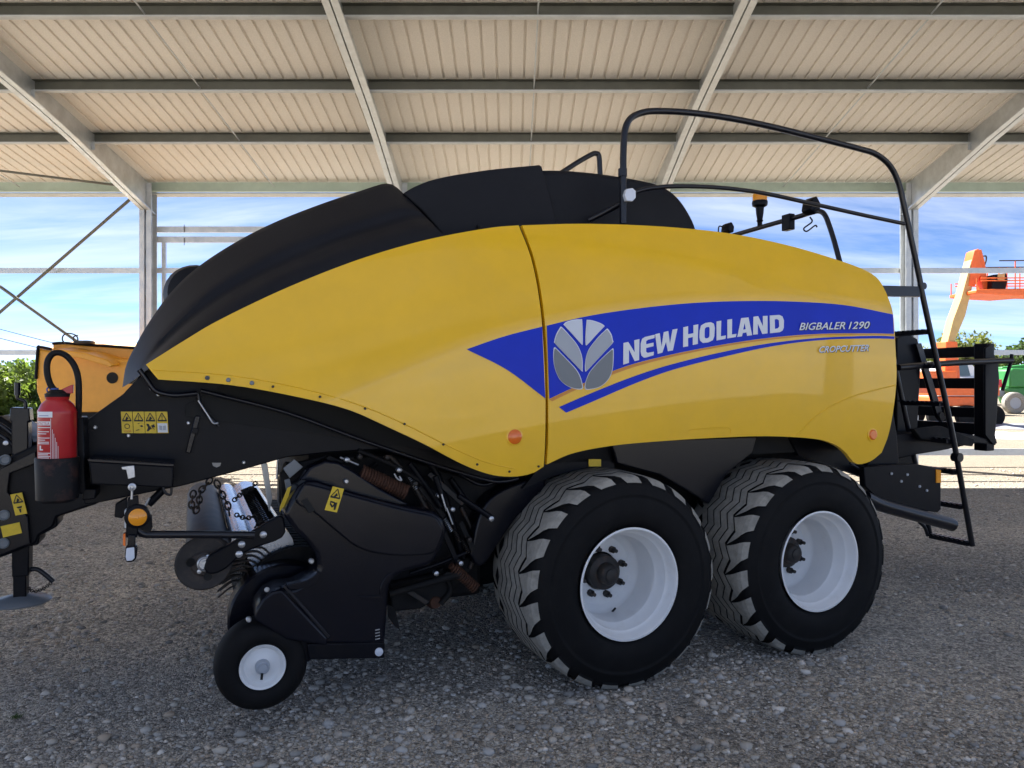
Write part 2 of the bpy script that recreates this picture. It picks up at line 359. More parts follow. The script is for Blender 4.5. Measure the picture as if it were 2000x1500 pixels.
# eave beams
for y, nm in ((YF, 'eave_beam'), (YN, 'eave_beam')):
    zc = zroof(y); mb = MB(); sgn = -1 if y > 5 else 1
    mb.add(*boxg(XL, XR, y - 0.004, y + 0.004, zc - 0.10, zc + 0.09)); mb.add(*boxg(XL, XR, *sorted((y + sgn * 0.006, y + sgn * 0.10)), zc - 0.106, zc - 0.10))
    mb.build('eave_beam', 'eave', shed)
    mb = MB(); mb.add(*boxg(XL, XR, *sorted((y - sgn * 0.01, y - sgn * 0.27)), zc - 0.135, zc - 0.11)); mb.build('eave_flashing', 'galv_dull', shed)
# columns: two lipped channels back to back with a gap
def channel_col(x, y, z1):
    for sx in (-1, 1):
        mb = MB(); a = x + sx * 0.022; b = x + sx * 0.118
        lo, hi = min(a, b), max(a, b)
        mb.add(*boxg(a - 0.003, a + 0.003, y - 0.125, y + 0.125, 0, z1))
        for yy in (-0.125, 0.125):
            mb.add(*boxg(lo + 0.004, hi, y + yy - 0.003, y + yy + 0.003, 0, z1))
        for yy in (-0.120, 0.100): mb.add(*boxg(b - 0.003, b + 0.003, y + yy, y + yy + 0.02, 0, z1))
        mb.build('column', 'galv', shed)
    for z in np.arange(0.6, z1 - 0.1, 0.9): box('column_spacer', (x - 0.018, x + 0.018), (y - 0.05, y + 0.05), (z, z + 0.08), 'galv_dull', shed)
    box('base_plate', (x - 0.2, x + 0.2), (y - 0.2, y + 0.2), (0.0, 0.02), 'galv_dull', shed)
for x in COLX:
    channel_col(x, YF + 0.0, zr(YF) + 0.05)
    if abs(x) > 7.5: channel_col(x, YN, zroof(YN) + 0.05)
# rafters
def rafter(x):
    for a, b in ((YF + 0.12, YN - 0.12),):
        for sx in (-1, 1):
            mb = MB(); n = 14
            def dep(y): return 0.30 + 0.26 * max(0, 1 - min(abs(y - a), abs(y - b)) / 3.2)
            xa, xb = x + sx * 0.012, x + sx * 0.10
            lo, hi = min(xa, xb), max(xa, xb)
            for i in range(n):
                y0 = a + (b - a) * i / n; y1 = a + (b - a) * (i + 1) / n
                za0, za1 = zroof(y0) + 0.085, zroof(y1) + 0.085; zb0, zb1 = zroof(y0) + 0.085 - dep(y0) - 0.05, zroof(y1) + 0.085 - dep(y1) - 0.05
                t = 0.003
                mb.add([(xa - t, y0, zb0), (xa + t, y0, zb0), (xa + t, y1, zb1), (xa - t, y1, zb1), (xa - t, y0, za0), (xa + t, y0, za0), (xa + t, y1, za1), (xa - t, y1, za1)], BOXF)
                for (q0, q1, h) in ((zb0, zb1, 0.006), ):
                    l2, h2 = (lo + 0.004, hi) if sx > 0 else (lo, hi - 0.004)
                    mb.add([(l2, y0, q0), (h2, y0, q0), (h2, y1, q1), (l2, y1, q1), (l2, y0, q0 + h), (h2, y0, q0 + h), (h2, y1, q1 + h), (l2, y1, q1 + h)], BOXF)
                    mb.add([(xb - t, y0, q0 + h), (xb + t, y0, q0 + h), (xb + t, y1, q1 + h), (xb - t, y1, q1 + h), (xb - t, y0, q0 + 0.025), (xb + t, y0, q0 + 0.025), (xb + t, y1, q1 + 0.025), (xb - t, y1, q1 + 0.025)], BOXF)
            mb.build('rafter', 'galv', shed)
    for y in (9.68, 11.41, 13.04):
        for sx in (-1, 1):
            box('cleat', tuple(sorted((x + sx * 0.016, x + sx * 0.07))), (y - 0.09, y - 0.082), (zr(y) - 0.21, zr(y) - 0.09), 'galv_dull', shed)
for x in COLX: rafter(x)
# sag rods in the middle of each bay
for i in range(len(COLX) - 1):
    xm = (COLX[i] + COLX[i + 1]) / 2
    ys = [4.58, 6.28, 7.98, 9.68, 11.41, 13.04, 14.95]
    for a, b in zip(ys[:-1], ys[1:]):
        tube('sag_rod', [(xm, a + 0.01, zr(a) - 0.05), (xm, b - 0.01, zr(b) - 0.02)], 0.011, 'galv_dull', shed, n=6)
# girts on the far wall
def girt(x0, x1, z, h=0.10, d=0.06, m='galv'):
    y = YF + 0.135; mb = MB()
    mb.add(*boxg(x0, x1, y, y + 0.004, z - h / 2, z + h / 2)); mb.add(*boxg(x0, x1, y + 0.005, y + d, z + h / 2 - 0.004, z + h / 2)); mb.add(*boxg(x0, x1, y + 0.005, y + d, z - h / 2, z - h / 2 + 0.004))
    mb.build('girt', m, shed)
for z in (3.92, 2.28): girt(XL, XR, z)
girt(COLX[4] - 0.9, XR, 0.29, h=0.13)
girt(XL, COLX[2] + 0.2, 0.29, h=0.13)
# framed opening of the bay behind the baler's nose
for z in (4.75, 4.55): girt(COLX[1] + 0.04, COLX[2] - 0.12, z - 0.01, h=0.115)
box('jamb', (COLX[1] + 0.20, COLX[1] + 0.27), (YF + 0.14, YF + 0.20), (0, 4.49), 'galv', shed)
girt(COLX[1] + 0.28, COLX[1] + 0.7, 3.32, h=0.16)
for dz in (4.44, 4.70): tube('threaded_rod', [(COLX[1] + 0.66, YF + 0.12, dz - 0.02), (COLX[1] + 0.66, YF + 0.12, dz + 0.13)], 0.006, 'wire', shed, n=6)
# wall cross bracing in the end bay, roof brace
def brace(a, b, r=0.03): tube('brace', [a, b], r, 'purlin', shed, n=10)
brace((COLX[1] - 0.12, YF - 0.02, zr(YF) - 0.05), (COLX[0], YF - 0.02, 1.55 - 0.3)); brace((COLX[0], YF - 0.09, zr(YF) - 0.45), (COLX[1] - 0.12, YF - 0.09, 1.6))
brace((COLX[0], 12.8, zr(12.8) - 0.2), (COLX[1] - 0.12, 14.8, zr(14.8) - 0.10), 0.022)

# ================================================================= BALER
baler = thing('square_baler', 'large yellow and black square baler with blue stripe and white wheel rims', 'baler', (OX, OY, 0), TH)
WB = 2.8
def mirror(o, name=None):
    c = o.copy(); C.objects.link(c); c.parent = o.parent
    me = o.data.copy(); 
    co = np.zeros(len(me.vertices) * 3); me.vertices.foreach_get('co', co); co = co.reshape(-1, 3); co[:, 1] = WB - co[:, 1]
    me.vertices.foreach_set('co', co.reshape(-1)); me.flip_normals(); c.data = me
    return c
def pxp(name, pts, v, th, m, bevel=0.0, parent=None, seg=2, smooth=0):
    """outline read in the plane v, made a plate of thickness th going inboard"""
    if smooth:
        q = cat_rom([(a, b, 0) for a, b in pts] + [(pts[0][0], pts[0][1], 0)], smooth)[:-1]; pts = [(a.x, a.y) for a in q]
    p = [L(a, b, v) for a, b in pts]; n = len(p)
    vv = p + [(a, v + th, c) for a, b, c in p]
    f = [tuple(range(n)), tuple(range(2 * n - 1, n - 1, -1))] + [(i, (i + 1) % n, n + (i + 1) % n, n + i) for i in range(n)]
    return mk(name, vv, f, m, parent or baler, bevel=bevel, seg=seg)
def pxt(name, pts, v, r, m, parent=None, n=10, curve=True):
    return tube(name, [L(p[0], p[1], p[2] if len(p) > 2 else v) for p in pts], r, m, parent or baler, n=n, curve=curve)

# --- curved side surface: near vertical below a crease, leaning inwards above it
CR = [L(a, b, 0.0) for a, b in ((690, 775), (910, 681), (985, 655), (1060, 636), (1150, 615), (1250, 600), (1350, 590), (1450, 586), (1550, 587), (1650, 594), (1747, 612))]
CRS = np.array([c[0] for c in CR]); CRZ = np.array([c[2] for c in CR])
sl0 = (CRZ[1] - CRZ[0]) / (CRS[1] - CRS[0])
def zc_(s):
    if s < CRS[0]: return CRZ[0] + sl0 * (s - CRS[0])
    return float(np.interp(s, CRS, CRZ))
def gs(s, z):
    d = z - zc_(s)
    if d <= 0: return 0.012 + 0.05 * d * d
    d = min(d, 0.9)
    return 0.27 * d + 0.30 * d * d - 0.012 * min(1, d / 0.03) + 0.012
def curve_px(pts, n, k=8):
    q = cat_rom([(a, b, 0) for a, b in pts], k); q = np.array([[a.x, a.y] for a in q])
    d = np.r_[0, np.cumsum(np.hypot(*np.diff(q, axis=0).T))]; t = np.linspace(0, d[-1], n)
    return np.c_[np.interp(t, d, q[:, 0]), np.interp(t, d, q[:, 1])]
def coons(top, bot, lef, rig, nu, nv):
    """pixel grid [nv][nu]; top/bot left->right, lef/rig top->bottom"""
    T, B = curve_px(top, nu), curve_px(bot, nu); Lf, Rt = curve_px(lef, nv), curve_px(rig, nv)
    G = np.zeros((nv, nu, 2))
    for j in range(nv):
        r = j / (nv - 1)
        for i in range(nu):
            t = i / (nu - 1)
            G[j, i] = (1 - r) * T[i] + r * B[i] + (1 - t) * Lf[j] + t * Rt[j] - ((1 - r) * ((1 - t) * T[0] + t * T[-1]) + r * ((1 - t) * B[0] + t * B[-1]))
    return G
def gridsurf(name, G, m, off=0.0, rim=0.03, parent=None, g=gs):
    nv, nu = G.shape[:2]
    P = [Lg(G[j, i, 0], G[j, i, 1], g, off) for j in range(nv) for i in range(nu)]
    f = [(j * nu + i, j * nu + i + 1, (j + 1) * nu + i + 1, (j + 1) * nu + i) for j in range(nv - 1) for i in range(nu - 1)]
    if rim:
        ring = [i for i in range(nu)] + [j * nu + nu - 1 for j in range(1, nv)] + [(nv - 1) * nu + i for i in range(nu - 2, -1, -1)] + [j * nu for j in range(nv - 2, 0, -1)]
        cx = sum(P[k][0] for k in ring) / len(ring); cz = sum(P[k][2] for k in ring) / len(ring)
        k0 = len(P)
        for k in ring:
            p = P[k]; P.append((p[0], p[1] + rim, p[2]))
        for a in range(len(ring)):
            b = (a + 1) % len(ring); f.append((ring[a], ring[b], k0 + b, k0 + a))
    o = mk(name, P, f, m, parent or baler, smooth=True)
    try: o.data.set_sharp_from_angle(angle=R(38))
    except Exception: pass
    return o
FT = [(285, 712), (360, 665), (430, 624), (560, 562), (700, 507), (830, 469), (950, 446), (1013, 440)]
FB = [(309, 741), (450, 752), (580, 775), (680, 800), (760, 835), (830, 868), (900, 905), (955, 926), (1000, 931), (1038, 925), (1062, 911)]
FL = [(285, 712), (297, 727), (309, 741)]
FR = [(1013, 440), (1036, 500), (1051, 570), (1060, 650), (1065, 750), (1065, 850), (1062, 911)]
panel_f = gridsurf('side_panel', coons(FT, FB, FL, FR, 70, 44), 'yellow')
panel_f['label'] = 'yellow front side panel tapering to a nose'
mirror(panel_f)
RT = [(1020, 440), (1130, 437), (1250, 440), (1360, 448), (1450, 460), (1550, 482), (1640, 509), (1690, 528), (1716, 546), (1732, 574)]
RB = [(1068, 907), (1120, 885), (1200, 870), (1300, 861), (1400, 855), (1500, 852), (1590, 857), (1630, 868), (1652, 884), (1672, 906), (1700, 901), (1722, 884)]
RL = [(1020, 440), (1042, 500), (1057, 570), (1066, 650), (1070, 750), (1071, 850), (1068, 907)]
RR = [(1732, 574), (1744, 612), (1749, 680), (1751, 740), (1745, 800), (1735, 850), (1722, 884)]
panel_r = gridsurf('side_panel', coons(RT, RB, RL, RR, 76, 44), 'yellow')
panel_r['label'] = 'yellow rear side panel carrying the wide blue stripe'
mirror(panel_r)
# rear return of the panel
Pe = [L(a, b, gs(*[L(a, b, 0)[k] for k in (0, 2)])) for a, b in RR]
v = [p for p in Pe] + [(p[0] - 0.02, p[1] + 0.32, p[2]) for p in Pe]
o = mk('panel_return', v, [(i, i + 1, len(Pe) + i + 1, len(Pe) + i) for i in range(len(Pe) - 1)], 'yellow', baler, smooth=True); mirror(o)
# lower fold of the front panel, a darker strip that turns in
fold_px = [(309, 741), (450, 752), (580, 775), (680, 800), (760, 835), (830, 868), (900, 905), (955, 926), (1000, 931)]
# --- decals
def decal(name, top, bot, m, nu=40, nv=5, off=-0.003, parent=None):
    T, B = curve_px(top, nu), curve_px(bot, nu)
    G = np.array([[T[i] * (1 - j / (nv - 1)) + B[i] * j / (nv - 1) for i in range(nu)] for j in range(nv)])
    return gridsurf(name, G, m, off=off, rim=0, parent=parent)
def gflat(s, z): return 0.012 + 0.05 * min(0, z - zc_(s)) ** 2
def poly_decal(name, polys, m, off, parent, gg=None):
    mb = MB()
    for pts in polys: mb.add([Lg(a, b, gg or gs, off) for a, b in pts], [tuple(range(len(pts)))])
    return mb.build(name, m, parent)
d = decal('stripe_decal', [(912, 682), (985, 657), (1059, 638)], [(913, 683), (990, 722), (1065, 778)], 'blue', 24, 8, parent=panel_f)
d = decal('stripe_decal', [(1068, 636), (1150, 617), (1250, 602), (1350, 592), (1450, 588), (1550, 589), (1650, 596), (1744, 614)],
          [(1073, 779), (1120, 757), (1215, 718), (1300, 695), (1400, 675), (1500, 660), (1600, 652), (1700, 651), (1746, 652)], 'blue', 60, 8, parent=panel_r)
decal('gold_line_decal', [(1073, 780), (1120, 758), (1215, 719), (1300, 696), (1400, 676), (1500, 661), (1600, 653), (1700, 652), (1746, 653)],
      [(1078, 784), (1124, 762), (1217, 724), (1301, 700), (1400, 679), (1500, 664), (1600, 655), (1700, 653.6), (1746, 654.6)], 'orange_line', 50, 2, parent=panel_r)
decal('thin_stripe_decal', [(1092, 795), (1150, 770), (1225, 740), (1300, 715), (1400, 690), (1500, 671), (1600, 660), (1700, 656), (1747, 657)],
      [(1106, 806), (1163, 782), (1240, 749), (1315, 722), (1412, 697), (1510, 676), (1605, 664), (1700, 661), (1747, 662)], 'blue', 50, 3, parent=panel_r)
def lc(pts): return [(1200 + a / 5.556, 570 + b / 5.556) for a, b in pts]
LET = {
 'N': [[(95, 790), (98, 555), (150, 543), (220, 655), (215, 525), (272, 512), (268, 740), (220, 752), (158, 625), (158, 770)]],
 'E': [[(438, 465), (330, 490), (300, 510), (285, 560), (285, 650), (292, 690), (320, 715), (345, 712), (345, 535), (365, 520), (435, 502)], [(345, 712), (425, 688), (428, 650), (360, 662), (345, 650)], [(345, 609), (425, 590), (425, 550), (345, 568)]],
 'W': [[(442, 460), (492, 448), (512, 590), (520, 660), (470, 672)], [(512, 590), (535, 437), (585, 425), (560, 545), (520, 660)], [(585, 425), (603, 560), (635, 635), (580, 645), (560, 545)], [(603, 560), (630, 410), (685, 400), (635, 635)]],
 'H': [[(745, 600), (747, 385), (800, 373), (800, 460), (857, 448), (857, 362), (910, 352), (905, 565), (850, 577), (850, 490), (800, 502), (800, 590)]],
 'L': [[(1108, 528), (1108, 322), (1160, 312), (1155, 482), (1210, 472), (1205, 510)]],
 'L2': [[(1225, 505), (1225, 302), (1278, 294), (1275, 462), (1325, 455), (1318, 490)]],
 'A': [[(1333, 490), (1375, 285), (1412, 281), (1412, 340), (1398, 410), (1393, 447), (1385, 482)], [(1412, 281), (1455, 277), (1495, 470), (1440, 478), (1432, 440), (1425, 405), (1412, 340)], [(1398, 410), (1425, 405), (1432, 440), (1393, 447)]],
 'N2': [[(1505, 465), (1508, 270), (1560, 263), (1612, 372), (1610, 262), (1662, 260), (1662, 450), (1605, 458), (1556, 345), (1556, 460)]],
 'D': [[(1688, 450), (1685, 257), (1740, 253), (1740, 300), (1742, 402), (1742, 444)], [(1740, 253), (1790, 250), (1825, 268), (1840, 310), (1785, 310), (1765, 295), (1740, 300)], [(1840, 310), (1838, 390), (1825, 420), (1795, 438), (1742, 444), (1742, 402), (1775, 395), (1788, 375), (1785, 310)]],
}
oo = [(925, 420), (940, 365), (985, 338), (1045, 328), (1080, 345), (1090, 390), (1085, 480), (1068, 525), (1020, 548), (960, 555), (930, 530), (922, 490)]
oi = [(980, 415), (983, 398), (995, 385), (1020, 380), (1030, 386), (1033, 400), (1031, 478), (1026, 492), (1014, 502), (995, 505), (984, 500), (979, 488)]
LET['O'] = [[oo[i], oo[(i + 1) % 12], oi[(i + 1) % 12], oi[i]] for i in range(12)]
for k, polys in LET.items(): poly_decal('letter', [lc(p) for p in polys], 'letter_white', -0.006, panel_r, gflat)
def ec(pts): 
    q = cat_rom([(a, b, 0) for a, b in pts] + [(*pts[0], 0)], 3)[:-1]
    return [(1040 + a.x / 8.335, 600 + a.y / 8.335) for a in q]
EMB = [([(510, 285), (560, 240), (680, 207), (790, 203), (806, 220), (815, 400), (815, 590), (800, 600), (760, 560), (640, 425)], 'silver_light'),
       ([(885, 210), (970, 217), (1100, 260), (1165, 305), (1150, 330), (1020, 468), (900, 600), (865, 592), (868, 400)], 'silver_light'),
       ([(460, 328), (490, 338), (620, 480), (730, 620), (790, 760), (810, 880), (808, 1010), (790, 1025), (590, 820), (380, 600), (362, 555), (395, 440)], 'silver_mid'),
       ([(1210, 355), (1232, 372), (1280, 450), (1300, 540), (1295, 590), (1100, 800), (900, 1015), (865, 1020), (864, 900), (890, 760), (950, 640), (1080, 480)], 'silver_mid'),
       ([(375, 660), (540, 830), (700, 1000), (770, 1120), (805, 1240), (805, 1322), (680, 1320), (540, 1260), (430, 1150), (365, 980), (345, 820), (352, 680)], 'silver_dark'),
       ([(1297, 680), (1315, 705), (1312, 900), (1288, 1060), (1220, 1190), (1100, 1290), (960, 1328), (865, 1325), (868, 1220), (920, 1080), (1010, 960), (1150, 815)], 'silver_dark')]
for pts, m in EMB:
    e = ec(pts); cxp = sum(a for a, b in e) / len(e); cyp = sum(b for a, b in e) / len(e)
    poly_decal('emblem_leaf', [[(cxp + (a - cxp) * 1.035, cyp + (b - cyp) * 1.03) for a, b in e]], 'letter_white', -0.0055, panel_r, gflat)
    poly_decal('emblem_leaf', [[(cxp + (a - cxp) * 0.975, cyp + (b - cyp) * 0.975 + 0.5) for a, b in e]], m, -0.008, panel_r, gflat)
def text2d(body, shear=0.0, bold=0.0):
    cu = bpy.data.curves.new('text', 'FONT'); cu.body = body; cu.shear = shear; cu.offset = bold; cu.resolution_u = 3
    ob = bpy.data.objects.new('text', cu); C.objects.link(ob); bpy.context.view_layer.update()
    me = bpy.data.meshes.new_from_object(ob.evaluated_get(bpy.context.evaluated_depsgraph_get()))
    v = [tuple(q.co) for q in me.vertices]; f = [tuple(p.vertices) for p in me.polygons]
    bpy.data.objects.remove(ob); bpy.data.curves.remove(cu); bpy.data.meshes.remove(me)
    xs = [a[0] for a in v]; x0, x1 = min(xs), max(xs); ys = [a[1] for a in v]; y0, y1 = min(ys), max(ys)
    return [((a - x0) / (x1 - x0), (b - y0) / (y1 - y0)) for a, b, c in v], f
def text_px(name, body, a, b, h, m, gg, off, parent, shear=0.3, bold=0.0):
    """lettering whose baseline runs from pixel a to pixel b, h pixels tall"""
    v, f = text2d(body, shear, bold)
    P = [Lg(a[0] + (b[0] - a[0]) * x, a[1] + (b[1] - a[1]) * x - h * y, gg, off) for x, y in v]
    return mk(name, P, f, m, parent)
for word, a, b in (('BIGBALER', (1561, 645), (1651, 643)), ('1290', (1657, 643), (1699, 642))):
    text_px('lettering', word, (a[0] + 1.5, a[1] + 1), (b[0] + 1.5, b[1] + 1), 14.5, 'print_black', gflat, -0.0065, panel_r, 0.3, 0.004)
    text_px('lettering', word, a, b, 14.5, 'letter_white', gflat, -0.010, panel_r, 0.3, 0.012)
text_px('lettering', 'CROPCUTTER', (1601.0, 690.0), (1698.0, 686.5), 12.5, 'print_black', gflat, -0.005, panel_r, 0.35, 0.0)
text_px('lettering', 'CROPCUTTER', (1600, 689), (1697, 685.5), 12.5, 'letter_white', gflat, -0.009, panel_r, 0.35, 0.016)
# panel screws and round side reflectors
def disc_on(name, px, py, r, m, parent, off=-0.002, th=0.006, gg=gs):
    c = Lg(px, py, gg, off); return lathe(name, c, [(0.004, r), (-th * 0.5, r), (-th, r * 0.8), (-th, 0.001)], m, parent, n=20)
for px, py in ((405, 738), (446, 742), (492, 748), (405, 738)): disc_on('screw', px * 1.0, py, 0.010, 'silver_dark', panel_f)
for px, py in ((533, 755), (625, 775), (713, 798), (790, 828), (866, 868), (932, 895 + 12), (995, 921), (1052, 911)): disc_on('screw', px, py, 0.006, 'hub', panel_f)
disc_on('side_reflector', 1005, 853, 0.046, 'yellow', panel_f, th=0.004); disc_on('side_reflector', 1005, 853, 0.038, 'orange_lens', panel_f, th=0.012)
disc_on('side_reflector', 1704, 849, 0.042, 'yellow', panel_r, th=0.004); disc_on('side_reflector', 1704, 849, 0.034, 'orange_lens', panel_r, th=0.012)
# pressed crease lines in the lower rear corner and the grip lip
# --- black plastic hood
def hood(name, bot, top, lef, rig, vt, nu, nv, pw=1.7, band=0.0, off=0.012):
    G = coons(top, bot, lef, rig, nu, nv)
    P = []
    for j in range(nv - 1, -1, -1):
        r = 1 - j / (nv - 1)                       # 0 at the yellow edge, 1 at the silhouette
        for i in range(nu):
            b = Lg(G[nv - 1, i, 0], G[nv - 1, i, 1], gs, off)
            vv = b[1] + (vt - b[1]) * (r ** pw)
            if band: vv += band * math.exp(-((r - 0.42) / 0.10) ** 2) * min(1, i / 8.0) + (0.028 if r < 0.36 else 0) * 0
            P.append(L(G[j, i, 0], G[j, i, 1], vv))
    rows = nv
    top_row = P[-nu:]
    for k in range(1, 5):
        for p in top_row: P.append((p[0] + 0.0, vt + (WB / 2 - vt) * k / 4, p[2] - 0.006 * k * k * 0.3 + 0.012 * k))
        rows += 1
    far = [[(p[0], WB - p[1], p[2]) for p in P[j * nu:(j + 1) * nu]] for j in range(rows - 2, -1, -1)]
    for q in far: P += q; rows += 1
    f = [(j * nu + i, j * nu + i + 1, (j + 1) * nu + i + 1, (j + 1) * nu + i) for j in range(rows - 1) for i in range(nu - 1)]
    k0 = len(P)                                      # rear lip turned down
    for j in range(rows):
        p = P[j * nu + nu - 1]; P.append((p[0] - 0.01, p[1] + (0.05 if j < rows / 2 else -0.05), p[2] - 0.07))
    f += [(j * nu + nu - 1, (j + 1) * nu + nu - 1, k0 + j + 1, k0 + j) for j in range(rows - 1)]
    o = mk(name, P, f, 'hood', baler, smooth=True)
    try: o.data.set_sharp_from_angle(angle=R(42))
    except Exception: pass
    return o
hood('front_hood', [(288, 722), (360, 667), (430, 627), (560, 565), (700, 510), (800, 479), (868, 461)],
     [(239, 757), (246, 715), (264, 676), (292, 628), (332, 573), (382, 525), (450, 479), (530, 437), (620, 401), (700, 374), (748, 359), (768, 361), (786, 376)],
     [(239, 757), (262, 742), (288, 722)], [(786, 376), (822, 414), (868, 461)], 0.74, 60, 18, 1.55, band=0.06)
def slab(name, pts, v0, v1, m='hood', bev=0.05, k=5):
    q = cat_rom([(a, b, 0) for a, b in pts], k); p = [L(a.x, a.y, v0) for a in q]; n = len(p)
    rows = [(v0 + 0.10, 1.0, 0.0), (v0 + 0.02, 0.0, 0), (v0, -0.03, 0)]
    vv = [(a, v0, c) for a, b, c in p] + [(a, v1, c) for a, b, c in p]
    f = [tuple(range(n)), tuple(range(2 * n - 1, n - 1, -1))] + [(i, (i + 1) % n, n + (i + 1) % n, n + i) for i in range(n)]
    return mk(name, vv, f, m, baler, bevel=bev, seg=4)
slab('middle_hood', [(788, 377), (815, 362), (860, 347), (950, 332), (1040, 323), (1056, 323), (1061, 334), (1072, 370), (1084, 420), (1088, 470), (960, 480), (872, 480), (862, 455), (825, 412)], 0.62, WB - 0.62, bev=0.03)
slab('rear_hood', [(1040, 331), (1100, 331), (1170, 337), (1240, 348), (1290, 360), (1322, 380), (1345, 410), (1362, 447), (1370, 500), (1200, 500), (1075, 490), (1060, 440)], 0.66, WB - 0.66, bev=0.035)
lathe('hood_screw', L(937, 442, 0.60), [(0.03, 0.012), (-0.004, 0.012), (-0.008, 0.003)], 'gap', baler, n=12)
# rounded air cleaner standing beyond the nose of the hood
p = L(384, 572, 1.9); lathe('dust_bowl', (p[0], p[1], p[2] - 0.03), [(-0.3, 0.02), (-0.29, 0.10), (-0.24, 0.17), (-0.1, 0.20), (0.2, 0.20), (0.3, 0.02)], 'hood', baler, n=28)
# --- inner body so the panels close over something
zb = [L(1100, 470, 0.5)[2], 0]
sx1 = L(1742, 700, 0.02)[0]
box('bale_chamber', (-1.6, sx1 + 0.05), (0.62, WB - 0.62), (1.0, 2.30), 'dusty', baler)
pr = [(-2.2, 1.55), (-1.5, 1.95), (-0.6, 2.35), (0.3, 2.45), (1.3, 2.3), (sx1 - 0.1, 1.9), (sx1 - 0.05, 1.2), (-0.4, 1.2), (-2.2, 1.5)]
v = [(a, 0.34, b) for a, b in pr] + [(a, WB - 0.34, b) for a, b in pr]; n = len(pr)
mk('inner_frame', v, [tuple(range(n)), tuple(range(2 * n - 1, n - 1, -1))] + [(i, (i + 1) % n, n + (i + 1) % n, n + i) for i in range(n)], 'gap', baler)
box('chassis', (-0.9, sx1 - 0.05), (0.78, WB - 0.78), (0.55, 1.0), 'dusty', baler, bevel=0.02)
# under-panel plate between the wheels
pxp('chassis_plate', [(1195, 862), (1480, 852), (1470, 885), (1420, 925), (1385, 985), (1345, 960), (1290, 928), (1205, 905)], 0.30, 0.05, 'shield', 0.008)
pxp('chassis_plate', [(1060, 905), (1130, 880), (1200, 870), (1200, 915), (1150, 912), (1080, 930), (1020, 955)], 0.34, 0.05, 'black')
pxp('chassis_plate', [(1540, 850), (1640, 862), (1680, 905), (1745, 925), (1720, 945), (1640, 915), (1560, 890)], 0.32, 0.05, 'black')
pxp('warning_sticker', [(1150, 897), (1174, 897), (1174, 911), (1150, 911)], 0.33, 0.004, 'warn_yellow')
# --- wheels
def tyre_parts(c, ro=0.588, rr=0.30, w=0.60):
    # carcass cross-section from outer bead round to inner bead
    P = [(0.035, rr), (0.010, rr + 0.012), (-0.008, rr + 0.045), (-0.012, rr + 0.10), (-0.004, rr + 0.16), (0.000, ro - 0.115), (-0.004, ro - 0.11), (-0.003, ro - 0.10), (0.004, ro - 0.09), (0.010, ro - 0.062), (0.030, ro - 0.032), (0.065, ro - 0.019), (0.16, ro - 0.013), (w / 2, ro - 0.010)]
    P += [(w - a, r) for a, r in P[-2::-1]]
    return P
def zig(t):
    t = t % 1.0; return 1 - 2 * t / 0.5 if t <= 0.5 else -1 + 2 * (t - 0.5) / 0.5
def tread_mesh(ro, w, N=21):
    mb = MB(); mb.m = []
    def Rr(a):
        e = min(a, w - a); return ro + 0.010 + float(np.interp(e, [0.003, 0.010, 0.030, 0.065, 0.16, 0.3], [-0.085, -0.062, -0.032, -0.019, -0.013, -0.010]))
    def pt(th, a, h): r = Rr(a) + h; return (r * math.cos(th), a, r * math.sin(th))
    def patch(fn, nu, nvv, h=0.014, dd=0.022):
        # fn(u, q) -> (theta, a)
        top = [[fn(i / (nu - 1), j / (nvv - 1)) for i in range(nu)] for j in range(nvv)]
        v = [pt(*top[j][i], h) for j in range(nvv) for i in range(nu)]
        f = [(j * nu + i, j * nu + i + 1, (j + 1) * nu + i + 1, (j + 1) * nu + i) for j in range(nvv - 1) for i in range(nu - 1)]
        ring = [(0, i) for i in range(nu)] + [(j, nu - 1) for j in range(1, nvv)] + [(nvv - 1, i) for i in range(nu - 2, -1, -1)] + [(j, 0) for j in range(nvv - 2, 0, -1)]
        k0 = len(v); mb.m += [0] * len(f) + [1] * len(ring)
        for j, i in ring: v.append(pt(*top[j][i], h)); 
        for q, (j, i) in enumerate(ring): v[k0 + q] = pt(*top[j][i], -dd)
        for k in range(len(ring)):
            k2 = (k + 1) % len(ring); f.append((ring[k][0] * nu + ring[k][1], ring[k2][0] * nu + ring[k2][1], k0 + k2, k0 + k))
        mb.add(v, f)
    dth = 2 * math.pi / N; amp = 0.026
    bands = [0.145, 0.205, 0.268, 0.332, 0.395, 0.455]
    for k in range(N):
        for b in range(len(bands) - 1):
            a0, a1 = bands[b] + 0.005, bands[b + 1] - 0.005
            ph = 0.0
            for seg0, seg1 in ((0.0, 0.5), (0.5, 1.0)):
                g0 = seg0; g1 = seg1
                def fn(u, q, a0=a0, a1=a1, g0=g0, g1=g1):
                    t = g0 + (g1 - g0) * u; return ((k + t) * dth, a0 + (a1 - a0) * q + amp * zig(t + b * 0.0))
                patch(fn, 4, 2)
        # shoulder lugs: swept arms that run out over the shoulder
        for side in (0, 1):
            def fn(u, q, side=side):
                aa = 0.135 - q * 0.122                  # from inner end to the shoulder edge
                wid = 0.95 - 0.38 * q
                t = 0.5 + (u - 0.5) * wid - 0.52 * q + 0.05
                if q < 0.35: aa += amp * zig(0.5 + (u - 0.5) * wid) * (1 - q / 0.35)
                return ((k + t) * dth, aa if side == 0 else w - aa)
            patch(fn, 7, 6, h=0.014, dd=0.022)
    return mb
TW = 0.60; RO = 0.588
tread_mb = tread_mesh(RO - 0.010, TW)
def tread_obj(w):
    me = bpy.data.meshes.get('tread_shared')
    if me is None:
        me = bpy.data.meshes.new('tread_shared'); me.from_pydata(tread_mb.v, [], tread_mb.f); me.materials.append(MATS['tread']); me.materials.append(MATS['rubber'])
        me.polygons.foreach_set('material_index', tread_mb.m); me.update()
    o = bpy.data.objects.new('tread', me); C.objects.link(o); o.parent = w; return o
